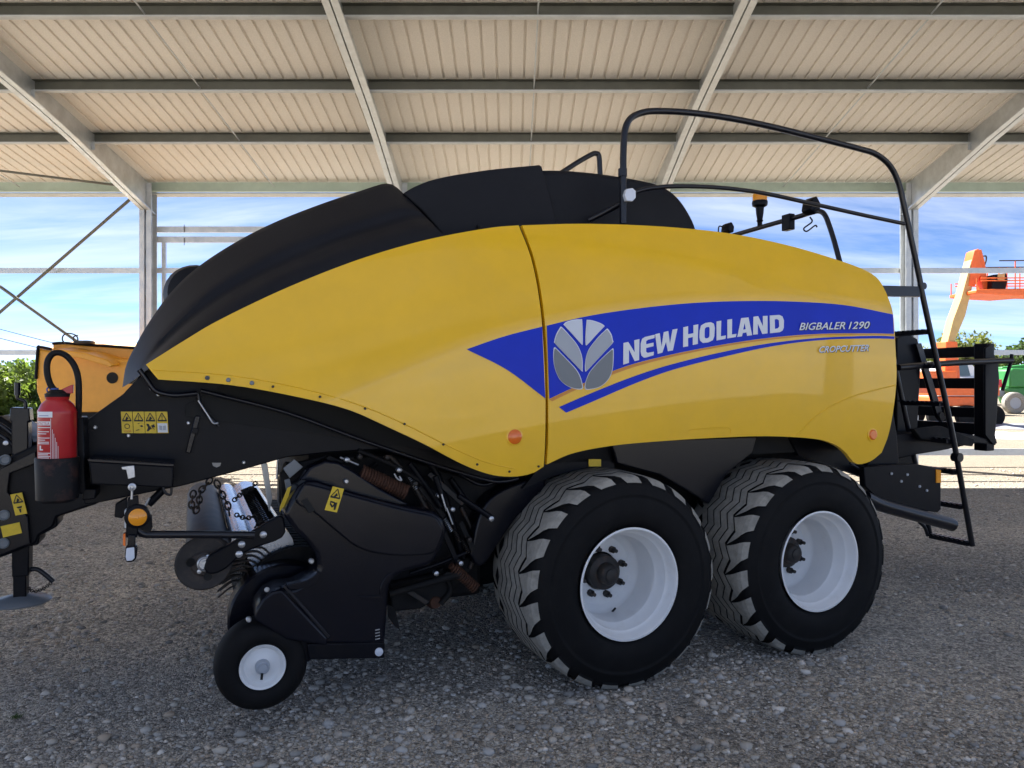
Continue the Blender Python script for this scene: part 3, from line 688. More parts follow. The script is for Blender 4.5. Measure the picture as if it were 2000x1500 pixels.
def big_wheel(s, v0, z, near=True, first=None):
    c = (0, 0, 0)
    w = lathe('wheel', c, tyre_parts(c, RO, 0.30, TW), 'rubber', baler, n=72, close=False, sharp=60)
    w.location = (s, v0, z)
    t = tread_obj(w)
    rim = lathe('rim', c, [(0.005, 0.302), (-0.004, 0.306), (-0.006, 0.296), (0.004, 0.288), (0.045, 0.284), (0.056, 0.268), (0.062, 0.264), (0.115, 0.260), (0.128, 0.243), (0.14, 0.240), (0.29, 0.240), (0.302, 0.236), (0.312, 0.222), (0.326, 0.205), (0.330, 0.198), (0.318, 0.17), (0.322, 0.11), (0.34, 0.11), (0.36, 0.25), (0.56, 0.256), (0.60, 0.30)], 'white_rim', w, n=64, close=False, sharp=50)
    lathe('hub', c, [(0.36, 0.10), (0.30, 0.10), (0.27, 0.098), (0.262, 0.085), (0.258, 0.062), (0.215, 0.060), (0.205, 0.052), (0.198, 0.038), (0.19, 0.036), (0.185, 0.022), (0.185, 0.001)], 'hub', w, n=32)
    for k in range(8):
        a = R(45 * k + 14); lathe('wheel_nut', (math.cos(a) * 0.138, 0, math.sin(a) * 0.138), [(0.325, 0.020), (0.295, 0.020), (0.288, 0.012), (0.262, 0.011), (0.26, 0.004)], 'hub', w, n=8)
    tube('valve', [(0.06, 0.29, -0.235), (0.055, 0.25, -0.205)], 0.006, 'gap', w, n=8)
    w.rotation_euler = (0, R(rng.uniform(0, 12)), 0)
    return w
w1 = big_wheel(0.0, -0.02, 0.572); w1['label'] = 'front wide flotation wheel with white dished rim'
w2 = big_wheel(1.345, -0.02, 0.572); w2['label'] = 'rear wide flotation wheel with white dished rim'
w2.rotation_euler = (0, R(38), 0); w1.rotation_euler = (0, 0, 0)
for s in (0.0, 1.345):
    w = lathe('wheel', (0, 0, 0), tyre_parts(0, RO, 0.30, TW), 'rubber', baler, n=48, close=False, sharp=60); w.location = (s, WB - 0.60, 0.570)
    t = tread_obj(w)
    tube('axle', [(s, 0.5, 0.57), (s, WB - 0.5, 0.57)], 0.07, 'dusty', baler, n=12)
# --- front side shield and drawbar
pxp('front_shield', [(284, 722), (330, 738), (450, 742), (580, 765), (680, 790), (760, 825), (830, 857), (900, 893), (960, 915), (1010, 922), (1012, 940), (950, 938), (850, 910), (740, 878), (640, 884), (560, 893), (480, 916), (352, 950), (300, 960), (178, 985), (164, 985), (164, 824), (240, 770)], 0.36, 0.05, 'black', 0.006)
pxt('shield_rail', [(392, 763), (420, 770), (560, 806), (700, 857), (850, 908), (950, 937), (985, 940), (1012, 934)], 0.30, 0.010, 'tube_black')
pxt('grab_rod', [(272, 722), (284, 738), (302, 762), (320, 769), (345, 772), (385, 768)], 0.27, 0.012, 'tube_black')
pxt('spring_clip', [(386, 768), (392, 790), (405, 810), (428, 832)], 0.33, 0.008, 'tube_black')
pxt('clip_rod', [(387, 782), (404, 808), (416, 826), (426, 826)], 0.32, 0.005, 'steel')
for px, py in ((296, 759), (309, 771), (186, 835), (251, 851), (368, 826), (476, 903), (385, 787)): lathe('bolt', L(px, py, 0.357), [(0.004, 0.009), (-0.006, 0.009), (-0.010, 0.005), (-0.010, 0.001)], 'steel', baler, n=10)
box_t = pxp('toolbox', [(173, 901), (338, 911), (338, 953), (178, 946)], 0.14, 0.21, 'black', 0.006)
pxp('toolbox_lid', [(171, 896), (340, 906), (340, 912), (171, 902)], 0.135, 0.215, 'shield', 0.003)
pxp('toolbox_latch', [(237, 912), (262, 909), (264, 932), (250, 936), (246, 918), (238, 917)], 0.125, 0.014, 'steel', 0.002)
pxp('strap', [(381, 812), (392, 812), (372, 886), (362, 884)], 0.335, 0.02, 'shield', 0.004)
pxp('strap_buckle', [(377, 835), (388, 837), (386, 848), (374, 846)], 0.33, 0.01, 'black', 0.002)
pxp('chassis_slot', [(414, 904), (432, 904), (430, 910), (423, 913), (416, 910)], 0.352, 0.006, 'concrete')
# warning stickers with pictograms
def sticker(px, kind, v=0.352):
    s = pxp('warning_sticker', px, v, 0.004, 'warn_yellow')
    A, B, Cc, D = [np.array(q, float) for q in px]       # tl, tr, br, bl
    def q(u, w): r = (A * (1 - u) + B * u) * (1 - w) + (D * (1 - u) + Cc * u) * w; return (r[0], r[1])
    def pl(pts, m='print_black', dv=0.0025):
        mb = MB(); mb.add([L(*q(*t), v - dv) for t in pts], [tuple(range(len(pts)))]); mb.build('pictogram', m, s)
    for a, b in (((.5, .06), (.1, .42)), ((.1, .42), (.9, .42)), ((.9, .42), (.5, .06))):
        d = np.array(b) - np.array(a); n = np.array((-d[1], d[0] * 0.25)); n = n / (np.linalg.norm(n) + 1e-9) * 0.035
        pl([tuple(np.array(a) + n), tuple(np.array(b) + n), tuple(np.array(b) - n), tuple(np.array(a) - n)])
    if kind in (1, 3): pl([(.46, .18), (.54, .18), (.52, .33), (.48, .33)]); pl([(.46, .35), (.54, .35), (.54, .39), (.46, .39)])
    else: pl([(.36, .38), (.45, .26), (.55, .22), (.66, .33), (.56, .36), (.5, .4)])
    if kind == 0:
        for k in range(10):
            a0, a1 = 2 * math.pi * k / 10, 2 * math.pi * (k + 0.75) / 10
            pl([(.5 + .26 * math.cos(a0), .68 + .13 * math.sin(a0)), (.5 + .26 * math.cos(a1), .68 + .13 * math.sin(a1)), (.5 + .17 * math.cos(a1), .68 + .085 * math.sin(a1)), (.5 + .17 * math.cos(a0), .68 + .085 * math.sin(a0))])
        vtx, fc = text2d('STOP'); mb = MB(); mb.add([L(*q(.2 + .62 * x, .96 - .09 * y), v - 0.0025) for x, y in vtx], fc); mb.build('lettering', 'print_red', s)
    if kind == 1: pl([(.55, .66), (.75, .62), (.88, .67), (.75, .72)]); pl([(.4, .55), (.55, .54), (.55, .57), (.4, .58)]); pl([(.2, .86), (.5, .82), (.52, .85), (.22, .89)])
    if kind == 2:
        pl([(.1, .56), (.3, .56), (.5, .66), (.8, .58), (.9, .72), (.7, .74), (.85, .86), (.5, .8), (.25, .92), (.1, .9), (.25, .74)])
        for k in range(3): pl([(.35 + .1 * k, .60 + .08 * k), (.42 + .1 * k, .58 + .08 * k), (.72 + .04 * k, .84), (.66 + .04 * k, .86)], 'warn_yellow', 0.004)
    if kind == 3: pl([(.06, .54), (.94, .54), (.94, .97), (.06, .97)], 'label_white'); pl([(.2, .64), (.47, .66), (.47, .86), (.2, .84)], 'silver_mid', 0.004); pl([(.53, .66), (.8, .64), (.8, .84), (.53, .86)], 'silver_mid', 0.004)
    if kind == 4: pl([(.2, .58), (.6, .6), (.7, .72), (.5, .86), (.25, .74)]); pl([(.55, .62), (.8, .60), (.82, .9), (.7, .94)]); pl([(.3, .66), (.55, .66), (.5, .76)], 'warn_yellow', 0.004)
    if kind == 5: pl([(.25, .62), (.75, .60), (.65, .7), (.35, .7)]); pl([(.4, .74), (.6, .73), (.55, .9), (.45, .9)])
    return s
for k in range(4):
    x0 = 236 + k * 23.0; sticker([(x0, 804), (x0 + 21.6, 804), (x0 + 24.2, 846), (x0 + 2.2, 846)], k)
# drawbar
pxp('drawbar', [(-160, 960), (0, 900), (70, 868), (150, 832), (210, 800), (240, 800), (240, 960), (185, 986), (112, 1010), (104, 1030), (78, 1045), (70, 1062), (0, 1090), (-160, 1110)], 0.98, 0.84, 'black', 0.012)
pxp('drawbar_plate', [(-160, 975), (0, 915), (70, 880), (72, 905), (20, 925), (15, 960), (55, 1010), (60, 1062), (0, 1085), (-160, 1105)], 0.95, 0.03, 'shield', 0.006)
for px, py in ((10, 898), (8, 1006), (7, 1061)):
    lathe('drawbar_bolt', L(px, py, 0.948), [(0.01, 0.026), (-0.008, 0.026), (-0.012, 0.020), (-0.006, 0.017), (-0.006, 0.001)], 'silver_dark', baler, n=24)
sticker([(20, 966), (43, 962), (53, 1003), (30, 1007)], 5, 0.944)
pxp('yellow_plate', [(1, 1028), (38, 1020), (43, 1041), (6, 1050)], 0.944, 0.004, 'warn_yellow')
pxp('drawbar_channel', [(-160, 860), (0, 812), (60, 850), (66, 868), (0, 900), (-160, 960)], 1.15, 0.5, 'black', 0.01)
pxt('hydraulic_hose', [(-40, 815), (0, 830), (30, 852), (50, 862)], 1.05, 0.012, 'tube_black'); pxt('hydraulic_hose', [(-40, 835), (0, 850), (24, 868), (40, 876)], 1.04, 0.012, 'tube_black')
lathe('drawbar_bolt', L(12, 865, 1.0), [(0.0, 0.012), (-0.012, 0.012), (-0.014, 0.002)], 'steel', baler, n=12)
pxp('drawbar_beam', [(200, 830), (560, 800), (560, 882), (350, 932), (200, 965)], 1.02, 0.76, 'black', 0.012)
hx = L(-160, 1030, 0.98); beam('hitch_tongue', (hx[0] + 0.1, 1.4, hx[2]), (hx[0] - 0.45, 1.4, hx[2] - 0.04), 0.14, 0.12, 'black', baler)
lathe('hitch_eye', (hx[0] - 0.52, 1.4, hx[2] - 0.08), [(0, 0.035), (0, 0.08), (0.03, 0.09), (0.06, 0.08), (0.06, 0.035), (0, 0.035)], 'hub', baler, n=24, axis='z', close=False)
# jack stand
pxp('jack_housing', [(20, 796), (57, 797), (59, 822), (55, 824), (55, 900), (22, 900), (22, 824), (18, 821)], 1.0, 0.10, 'shield', 0.008)
pxp('jack_leg', [(23, 890), (52, 890), (51, 1168), (25, 1168)], 1.02, 0.085, 'black', 0.006)
pxp('jack_sleeve', [(22, 1050), (57, 1050), (56, 1125), (23, 1128)], 1.01, 0.11, 'black', 0.006)
pf = L(38, 1172, 1.06); lathe('jack_foot', pf, [(0.03, 0.03), (0.022, 0.06), (0.006, 0.13), (-0.006, 0.145), (-0.012, 0.14), (-0.012, 0.001)], 'silver_dark', baler, n=32, axis='z')
pxt('jack_crank', [(34, 749), (34, 776), (35, 779), (47, 783), (50, 787), (50, 798)], 1.05, 0.009, 'tube_black', curve=False)
pxt('jack_crank', [(34, 747), (34, 772)], 1.05, 0.014, 'tube_black')
pxt('jack_pin', [(53, 1113), (72, 1112), (88, 1122), (104, 1136)], 1.06, 0.012, 'tube_black')
def chain(name, pts, v, r=0.010, n=12, wire=0.0035):
    P = [L(a, b, v) for a, b in pts]; P = cat_rom(P, 8); d = [0]
    for a, b in zip(P[:-1], P[1:]): d.append(d[-1] + (b - a).length)
    mb = MB()
    for k in range(n):
        t = (k + 0.5) / n * d[-1]; i = max(j for j in range(len(d)) if d[j] <= t); i = min(i, len(P) - 2)
        c = P[i].lerp(P[i + 1], (t - d[i]) / max(1e-6, d[i + 1] - d[i])); ax = (P[i + 1] - P[i]).normalized()
        side = ax.cross(Vector((0, 1, 0))).normalized() if k % 2 == 0 else Vector((0, 1, 0))
        h = d[-1] / n * 0.72
        ring = [c + ax * math.cos(a) * h + side * math.sin(a) * r for a in np.linspace(0, 2 * math.pi, 13)[:-1]]
        ring.append(ring[0]); mb.add(*tubeg(ring, wire, 5))
    mb.build(name, 'hub', baler, smooth=True)
chain('pin_chain', [(100, 1138), (84, 1150), (66, 1155), (52, 1146)], 1.06, 0.007, 14, 0.0025)
# drawbar underside bracket
pxp('drawbar_bracket', [(60, 1000), (112, 990), (112, 1028), (104, 1033), (78, 1046), (75, 1064), (55, 1068)], 0.99, 0.2, 'black', 0.006)
# extinguisher holder
HV = 0.13
pb = L(112, 985, HV); pt_ = L(112, 893, HV); rr_ = 0.0765; hz0, hz1 = pb[2] + 0.012, pt_[2]
lathe('extinguisher_holder', (pb[0], HV, hz0), [(0.0, 0.001), (0.0, rr_ - 0.01), (0.012, rr_ + 0.002), (hz1 - hz0 - 0.004, rr_ + 0.006), (hz1 - hz0, rr_ + 0.004), (hz1 - hz0, rr_ - 0.002), (0.03, rr_ - 0.004), (0.03, 0.001)], 'canister', baler, n=48, axis='z', close=False)
pxp('holder_bracket', [(148, 815), (163, 815), (168, 965), (152, 965)], 0.20, 0.16, 'black', 0.006)
pxp('holder_bracket', [(160, 955), (188, 955), (186, 975), (160, 978)], 0.2, 0.16, 'black', 0.006)
# front marker lamp arm
pxp('lamp_post', [(250, 972), (270, 968), (272, 1010), (268, 1050), (246, 1050), (246, 1010)], 0.10, 0.03, 'black', 0.004)
pxp('lamp_clamp', [(225, 985), (248, 972), (250, 1000), (238, 1013), (223, 1010)], 0.25, 0.05, 'black', 0.004)
lathe('reflector_housing', L(268, 1009, 0.075), [(0.03, 0.050), (-0.004, 0.050), (-0.008, 0.044), (-0.004, 0.001)], 'black', baler, n=32)
lathe('amber_reflector', L(269, 1010, 0.064), [(0.004, 0.036), (-0.006, 0.036), (-0.012, 0.028), (-0.014, 0.006), (-0.018, 0.005), (-0.018, 0.001)], 'amber', baler, n=32)
pxp('white_reflector', [(243, 998), (246, 996), (246, 1032), (243, 1030)], 0.085, 0.05, 'label_white'); pxp('orange_reflector', [(240, 1044), (245, 1042), (245, 1067), (240, 1065)], 0.085, 0.04, 'orange_lens')
pxp('lamp_stem', [(250, 1045), (264, 1045), (264, 1068), (249, 1068)], 0.08, 0.035, 'shield', 0.004)
pxp('marker_lamp', [(245, 1068), (266, 1066), (268, 1074), (266, 1092), (260, 1098), (247, 1099), (243, 1090)], 0.07, 0.05, 'shield', 0.006)
pxp('lamp_lens', [(247, 1071), (262, 1069), (263, 1090), (258, 1095), (247, 1096), (245, 1088)], 0.064, 0.01, 'lens_clear', 0.003)
pxt('lamp_arm', [(268, 1034), (280, 1042), (300, 1044), (400, 1044), (497, 1045)], 0.14, 0.017, 'tube_black')
pxp('arm_bracket', [(268, 1006), (296, 1006), (298, 1030), (288, 1052), (270, 1048)], 0.13, 0.02, 'black', 0.003)
lathe('pin_ring', L(258, 951, 0.10), [(0.01, 0.016), (-0.008, 0.016), (-0.010, 0.008), (0.0, 0.006)], 'steel', baler, n=20); pxt('pin', [(258, 957), (257, 975)], 0.10, 0.005, 'steel')
pxt('gas_strut', [(292, 972), (278, 1000)], 0.2, 0.006, 'steel'); pxt('gas_strut', [(320, 955), (290, 985)], 0.3, 0.018, 'black'); pxt('cable', [(318, 950), (322, 962), (333, 966), (335, 952)], 0.28, 0.006, 'tube_black')
def spring(name, a, b, r, turns, wire, m):
    a, b = Vector(a), Vector(b); d = (b - a); ax = d.normalized(); x = ax.cross(Vector((0, 1, 0))).normalized(); y = ax.cross(x)
    pts = [a + d * t / (turns * 10) + (x * math.cos(2 * math.pi * t / 10) + y * math.sin(2 * math.pi * t / 10)) * r for t in range(turns * 10 + 1)]
    tube(name, pts, wire, m, baler, n=6, curve=False)
# --- pickup: rollers run across the machine
def cross_roller(name, px, py, v0, v1, r, m, n=36, ribs=0, seam=0):
    c = L(px, py, v0); pr = []
    N = 40 if ribs else 2
    for k in range(N): 
        a = (v1 - v0) * k / (N - 1); pr.append((a, r * (1 + (0.03 if ribs and k % 2 else 0))))
    return lathe(name, c, pr, m, baler, n=n, sharp=30)
cross_roller('wind_guard_roller', 410, 1092, 0.50, 2.75, 0.112, 'roller_grey')
cross_roller('crop_roller', 474, 1056, 0.62, 2.6, 0.055, 'worn_steel', ribs=0)
c0 = L(520, 1045, 0.62)
cross_roller('crop_guard', 528, 1072, 0.62, 2.6, 0.12, 'worn_steel')
mb = MB()                                               # comb of short tines along the guard
for k in range(26):
    vq = 0.66 + k * 0.06; c = L(528, 1072, 0.62); a = R(118)
    p0 = Vector((c[0] + 0.123 * math.cos(a), vq, c[2] + 0.123 * math.sin(a))); p1 = Vector((c[0] + 0.126 * math.cos(a - 0.9), vq + 0.012, c[2] + 0.126 * math.sin(a - 0.9)))
    mb.add(*tubeg([p0, (p0 + p1) / 2 + Vector((0.01, 0, 0.02)), p1], 0.005, 5))
mb.build('guard_tines', 'hub', baler)
lathe('roller_disc', L(398, 1100, 0.25), [(0.05, 0.118), (0.0, 0.125), (-0.006, 0.118), (-0.004, 0.06), (-0.014, 0.05), (-0.014, 0.001)], 'roller_grey', baler, n=40)
lathe('roller_hub', L(400, 1101, 0.215), [(0.03, 0.034), (-0.008, 0.034), (-0.012, 0.028), (-0.004, 0.024), (-0.004, 0.016), (-0.012, 0.014), (-0.012, 0.001)], 'steel', baler, n=28)
for px, py in ((373, 1098), (406, 1126), (372, 1099)): lathe('disc_hole', L(px, py, 0.232), [(0.004, 0.019), (-0.002, 0.019), (-0.002, 0.001)], 'gap', baler, n=20)
for px, py in ((406, 1087), (389, 1116)): lathe('bolt', L(px, py, 0.228), [(0.01, 0.010), (-0.008, 0.010), (-0.010, 0.002)], 'steel', baler, n=8)
pxp('roller_arm', [(405, 1088), (450, 1062), (490, 1040), (545, 1008), (556, 1020), (552, 1050), (500, 1070), (470, 1085), (440, 1112), (412, 1122), (398, 1110)], 0.20, 0.04, 'black', 0.008, smooth=3)
for px, py in ((467, 1082), (514, 1044), (472, 1063)): lathe('bolt', L(px, py, 0.196), [(0.01, 0.016), (-0.008, 0.016), (-0.012, 0.011), (-0.012, 0.001)], 'steel', baler, n=16)
mb = MB()
for k in range(5):
    y0 = 1086 + k * 6.5; mb.add(*tubeg([L(478, y0 - 2, 0.5), L(462, y0, 0.5), L(446, y0 + 4, 0.5)], 0.0035, 5))
mb.build('pickup_tines', 'hub', baler)
chain('guard_chain', [(378, 960), (374, 985), (380, 1000), (388, 985), (392, 960), (405, 945), (412, 935)], 0.75, 0.014, 11, 0.005)
chain('guard_chain', [(422, 940), (432, 962), (444, 985), (448, 1005)], 0.75, 0.014, 6, 0.005)
chain('guard_chain', [(456, 978), (470, 966), (490, 955), (500, 942)], 0.7, 0.010, 9, 0.004)
chain('guard_chain', [(460, 1005), (480, 1012), (502, 1008), (508, 1018), (498, 1030)], 0.7, 0.010, 12, 0.004)
pxp('pickup_frame', [(545, 940), (560, 905), (600, 905), (615, 930), (585, 950), (560, 1000), (550, 1008), (545, 980)], 0.6, 0.1, 'black', 0.006)
pxt('guard_strut', [(543, 895), (541, 935)], 0.6, 0.006, 'steel'); pxp('guard_plate', [(510, 905), (522, 905), (532, 975), (526, 1000)], 0.7, 0.02, 'galv', 0.002)
for k in range(9):                                       # spring tines hanging round the drum
    cT = L(585, 1180, 0.55); a = R(118 + 5 * k)
    for vq in (0.60, 0.72, 0.85):
        p0 = (cT[0] + 0.29 * math.cos(a), vq, cT[2] + 0.29 * math.sin(a)); p1 = (cT[0] + 0.35 * math.cos(a + 0.06), vq, cT[2] + 0.35 * math.sin(a + 0.06)); p2 = (cT[0] + 0.40 * math.cos(a + 0.22), vq, cT[2] + 0.40 * math.sin(a + 0.22))
        tube('spring_tine', [p0, p1, p2], 0.005, 'hub', baler, n=5, k=3)
pxp('pickup_side', [(548, 925), (575, 905), (600, 900), (640, 890), (600, 915), (585, 940), (565, 985), (552, 1000)], 0.40, 0.05, 'dusty', 0.004)
pxp('side_bracket', [(553, 915), (575, 897), (592, 912), (566, 934)], 0.37, 0.02, 'silver_dark', 0.002)
pxp('side_bracket', [(556, 938), (566, 935), (570, 952), (560, 960)], 0.36, 0.02, 'silver_dark', 0.002)
for k, (a, b) in enumerate((((640, 893), (668, 905)), ((820, 950), (868, 1010)), ((838, 925), (905, 985)), ((900, 1020), (925, 1075)), ((868, 1040), (900, 1112)), ((790, 1150), (835, 1178)), ((870, 1120), (915, 1132)))):
    pxp('flat_bar', [(a[0] - 4, a[1] + 3), (a[0] + 4, a[1] - 3), (b[0] + 4, b[1] - 3), (b[0] - 4, b[1] + 3)], 0.33 + 0.03 * (k % 3), 0.012, ('dusty', 'black', 'hub')[k % 3], 0.002)
for k in range(10):
    x0, y0 = 800 + 17 * (k % 7), 930 + 23 * k * 0.9; spring('return_spring', L(x0, y0, 0.38), L(x0 + 14, y0 + 26, 0.38), 0.011, 8, 0.003, 'steel' if k % 4 == 0 else 'hub') if k < 8 else None
# pickup drum with curved strips
c = L(585, 1180, 0.55); pr = []
for k in range(23):
    a = k * 0.078; pr += [(a, 0.30), (a + 0.05, 0.30), (a + 0.05, 0.27), (a + 0.078, 0.27)]
lathe('pickup_drum', c, pr, 'dusty', baler, n=56, sharp=30)
lathe('drum_guard', L(555, 1205, 0.42), [(0.16, 0.262), (0.0, 0.268), (-0.01, 0.258), (-0.01, 0.001)], 'shield', baler, n=48)
# side shield of the pickup
SV = 0.16
pxp('pickup_shield', [(554, 1006), (566, 978), (583, 950), (598, 939), (618, 939), (700, 965), (790, 988), (848, 1000), (866, 1012), (873, 1035), (866, 1065), (850, 1095), (835, 1106), (790, 1118), (768, 1130), (760, 1150), (756, 1210), (752, 1262), (608, 1262), (602, 1240), (560, 1210), (497, 1212), (502, 1186), (518, 1165), (540, 1152), (575, 1148), (612, 1130), (622, 1108), (616, 1082), (600, 1060), (575, 1036)], SV, 0.22, 'shield', 0.022, seg=4)
pxp('shield_bulge', [(577, 975), (590, 952), (606, 946), (700, 972), (790, 996), (846, 1008), (860, 1022), (866, 1038), (858, 1062), (846, 1080), (800, 1086), (735, 1081), (695, 1067), (655, 1036), (612, 1000), (585, 988)], SV - 0.022, 0.05, 'shield', 0.02, seg=4, smooth=3)
pxp('shield_slot', [(588, 979), (600, 973), (616, 996), (604, 1003)], SV - 0.026, 0.006, 'gap', 0.001)
pxp('shield_pocket', [(757, 1122), (767, 1119), (766, 1128), (753, 1143), (744, 1163), (742, 1150), (748, 1134)], SV - 0.008, 0.012, 'shield', 0.004, smooth=3)
pxp('shield_pocket', [(698, 1164), (720, 1163), (744, 1164), (744, 1170), (736, 1174), (718, 1172)], SV - 0.008, 0.012, 'shield', 0.004, smooth=3)
for k in range(4): pxp('shield_slot', [(733, 1230 + k * 6), (742, 1228 + k * 6), (742, 1230 + k * 6), (733, 1232 + k * 6)], SV - 0.002, 0.004, 'steel')
pxp('shield_brace', [(552, 1146), (558, 1143), (646, 1244), (640, 1248)], SV - 0.012, 0.02, 'tube_black', 0.004)
pxp('wheel_fender', [(497, 1212), (500, 1190), (512, 1170), (532, 1156), (552, 1152), (640, 1246), (640, 1262), (560, 1250)], SV - 0.03, 0.10, 'shield', 0.012, seg=3)
pxp('shield_gusset', [(560, 1143), (600, 1133), (622, 1118), (626, 1124), (618, 1140), (600, 1148), (566, 1152)], SV - 0.018, 0.05, 'shield', 0.006, smooth=3)
pxp('wheel_arm', [(600, 1258), (752, 1255), (751, 1286), (604, 1289)], SV - 0.02, 0.16, 'black', 0.006)
lathe('arm_pin', L(740, 1273, SV - 0.022), [(0.01, 0.020), (-0.006, 0.020), (-0.008, 0.017), (-0.008, 0.001)], 'silver_light', baler, n=28)
pxp('wheel_strut', [(572, 1242), (610, 1248), (608, 1290), (575, 1300)], SV, 0.06, 'black', 0.006)
for px, py in ((608, 1096), (521, 1151), (676, 940), (486, 1210)):
    lathe('shield_screw', L(px, py, SV - 0.004 if px != 676 else 0.26), [(0.01, 0.013 if px != 521 else 0.007), (-0.008, 0.012), (-0.012, 0.008), (-0.012, 0.001)], 'steel', baler, n=20)
pxp('upper_guard', [(560, 985), (585, 938), (605, 912), (635, 899), (662, 902), (690, 918), (740, 952), (800, 985), (780, 992), (700, 968), (618, 942), (598, 942)], 0.27, 0.10, 'shield', 0.014, seg=3)
pxp('edge_sticker', [(562, 953), (569, 950), (560, 982), (546, 1000), (547, 990)], 0.25, 0.01, 'warn_yellow')
sticker([(650, 950), (672, 955), (658, 1001), (634, 996)], 4, SV - 0.0255)
# gauge wheel
gw = lathe('gauge_wheel', (0, 0, 0), [(0.03, 0.105), (0.0, 0.112), (-0.012, 0.135), (-0.012, 0.17), (0.0, 0.2), (0.02, 0.214), (0.055, 0.221), (0.085, 0.222), (0.115, 0.221), (0.15, 0.214), (0.17, 0.2), (0.182, 0.17), (0.17, 0.112), (0.14, 0.105)], 'rubber', baler, n=64, close=False, sharp=60)
gc = L(513, 1303, 0.15); gw.location = gc; gw.scale = (0.95, 1, 0.95)
lathe('rim', (0, 0, 0), [(0.03, 0.100), (-0.002, 0.110), (-0.006, 0.108), (0.0, 0.098), (0.016, 0.092), (0.022, 0.085), (0.02, 0.06), (0.012, 0.045), (0.012, 0.001)], 'white_rim', gw, n=48, close=False, sharp=30)
lathe('hub_cap', (0, 0, 0), [(0.014, 0.036), (-0.008, 0.034), (-0.014, 0.030), (-0.014, 0.022), (-0.022, 0.02), (-0.022, 0.001)], 'silver_mid', gw, n=32)
tube('grease_nipple', [(-0.004, -0.02, -0.022), (-0.008, -0.028, -0.05)], 0.006, 'gap', gw, n=8)
tube('wheel_axle', [(gc[0], gc[1] + 0.01, gc[2]), (gc[0], 0.5, gc[2])], 0.02, 'black', baler)
# --- linkage jumble between pickup and front wheel
c_sp = [L(706, 922, 0.30), L(794, 962, 0.30)]
spring('coil_spring', c_sp[0], c_sp[1], 0.034, 17, 0.0072, 'rust'); pxt('spring_core', [(706, 922), (794, 962)], 0.31, 0.026, 'rust')
spring('coil_spring', L(885, 1108, 0.35), L(930, 1150, 0.35), 0.026, 12, 0.006, 'rust'); pxt('spring_core', [(880, 1104), (928, 1148)], 0.36, 0.020, 'rust')
lathe('gearbox_knob', L(845, 1172, 0.5), [(-0.06, 0.001), (-0.06, 0.03), (-0.03, 0.042), (0.05, 0.042), (0.05, 0.001)], 'rust', baler, n=16)
mats_j = ['dusty', 'hub', 'black', 'dusty', 'black']
J = [[(700, 880), (760, 905), (820, 940), (870, 980)], [(760, 890), (800, 935), (835, 1000), (850, 1040)], [(840, 900), (862, 950), (880, 1010), (905, 1090)],
     [(735, 905), (710, 925)], [(800, 905), (840, 960), (860, 990)], [(690, 895), (650, 905), (610, 920)], [(900, 990), (930, 1060), (918, 1110)], [(880, 935), (920, 990), (955, 1010)],
     [(760, 1160), (830, 1140), (900, 1120)], [(800, 1120), (860, 1100), (920, 1075)], [(860, 1110), (880, 1150), (860, 1180)]]
for k, pts in enumerate(J): pxt('linkage_rod', pts, 0.34 + 0.05 * (k % 4), 0.012 + 0.004 * (k % 3), mats_j[k % 5], curve=True)
for k in range(7):
    y0 = 905 + k * 8; pxt('hydraulic_hose', [(880 + k * 9, y0 + 5), (930 + k * 6, y0 + 20 + k * 3), (985 + k * 3, y0 + 10)], 0.42 + 0.03 * k, 0.010, 'tube_black')
pxt('flat_link', [(895, 968), (962, 1013)], 0.24, 0.016, 'black'); lathe('bolt', L(959, 1013, 0.225), [(0.02, 0.014), (-0.01, 0.014), (-0.014, 0.004)], 'steel', baler, n=12)
pxt('hydraulic_rod', [(862, 965), (872, 998)], 0.26, 0.006, 'steel'); pxt('hydraulic_rod', [(872, 992), (884, 1024)], 0.25, 0.005, 'steel'); pxt('hydraulic_cylinder', [(850, 930), (866, 978)], 0.28, 0.016, 'black')
pxt('hook_bolt', [(770, 925), (776, 935), (784, 938), (780, 930)], 0.26, 0.005, 'steel')
for px, py in ((703, 892), (757, 893), (780, 918), (811, 945), (678, 898), (917, 1054), (884, 995), (858, 968), (900, 1100), (852, 1120)): lathe('bolt', L(px, py, 0.30), [(0.03, 0.013), (-0.008, 0.013), (-0.012, 0.006), (-0.012, 0.001)], 'hub' if px % 2 else 'steel', baler, n=10)
pxt('tie_rod', [(664, 893), (700, 908)], 0.34, 0.006, 'steel')
pxp('crop_door', [(760, 1140), (880, 1115), (920, 1080), (935, 1100), (880, 1160), (820, 1190), (765, 1195)], 0.45, 0.5, 'dusty', 0.01)
pxp('rear_guard', [(918, 1084), (932, 1020), (948, 985), (972, 962), (1010, 945), (1060, 930), (1060, 960), (1010, 1010), (975, 1060), (950, 1098), (932, 1105)], 0.36, 0.16, 'shield', 0.02, seg=3, smooth=3)
pxp('crop_flap', [(757, 1180), (772, 1190), (782, 1232), (770, 1222), (758, 1205)], 0.30, 0.01, 'dusty', 0.002)
box('rotor_housing', (-1.3, -0.62), (0.6, WB - 0.6), (0.42, 1.1), 'dusty', baler, bevel=0.03)
pxp('housing_side', [(600, 905), (760, 885), (900, 930), (985, 950), (930, 1040), (920, 1110), (840, 1160), (770, 1150), (700, 1000), (620, 960)], 0.5, 0.06, 'dusty', 0.01)
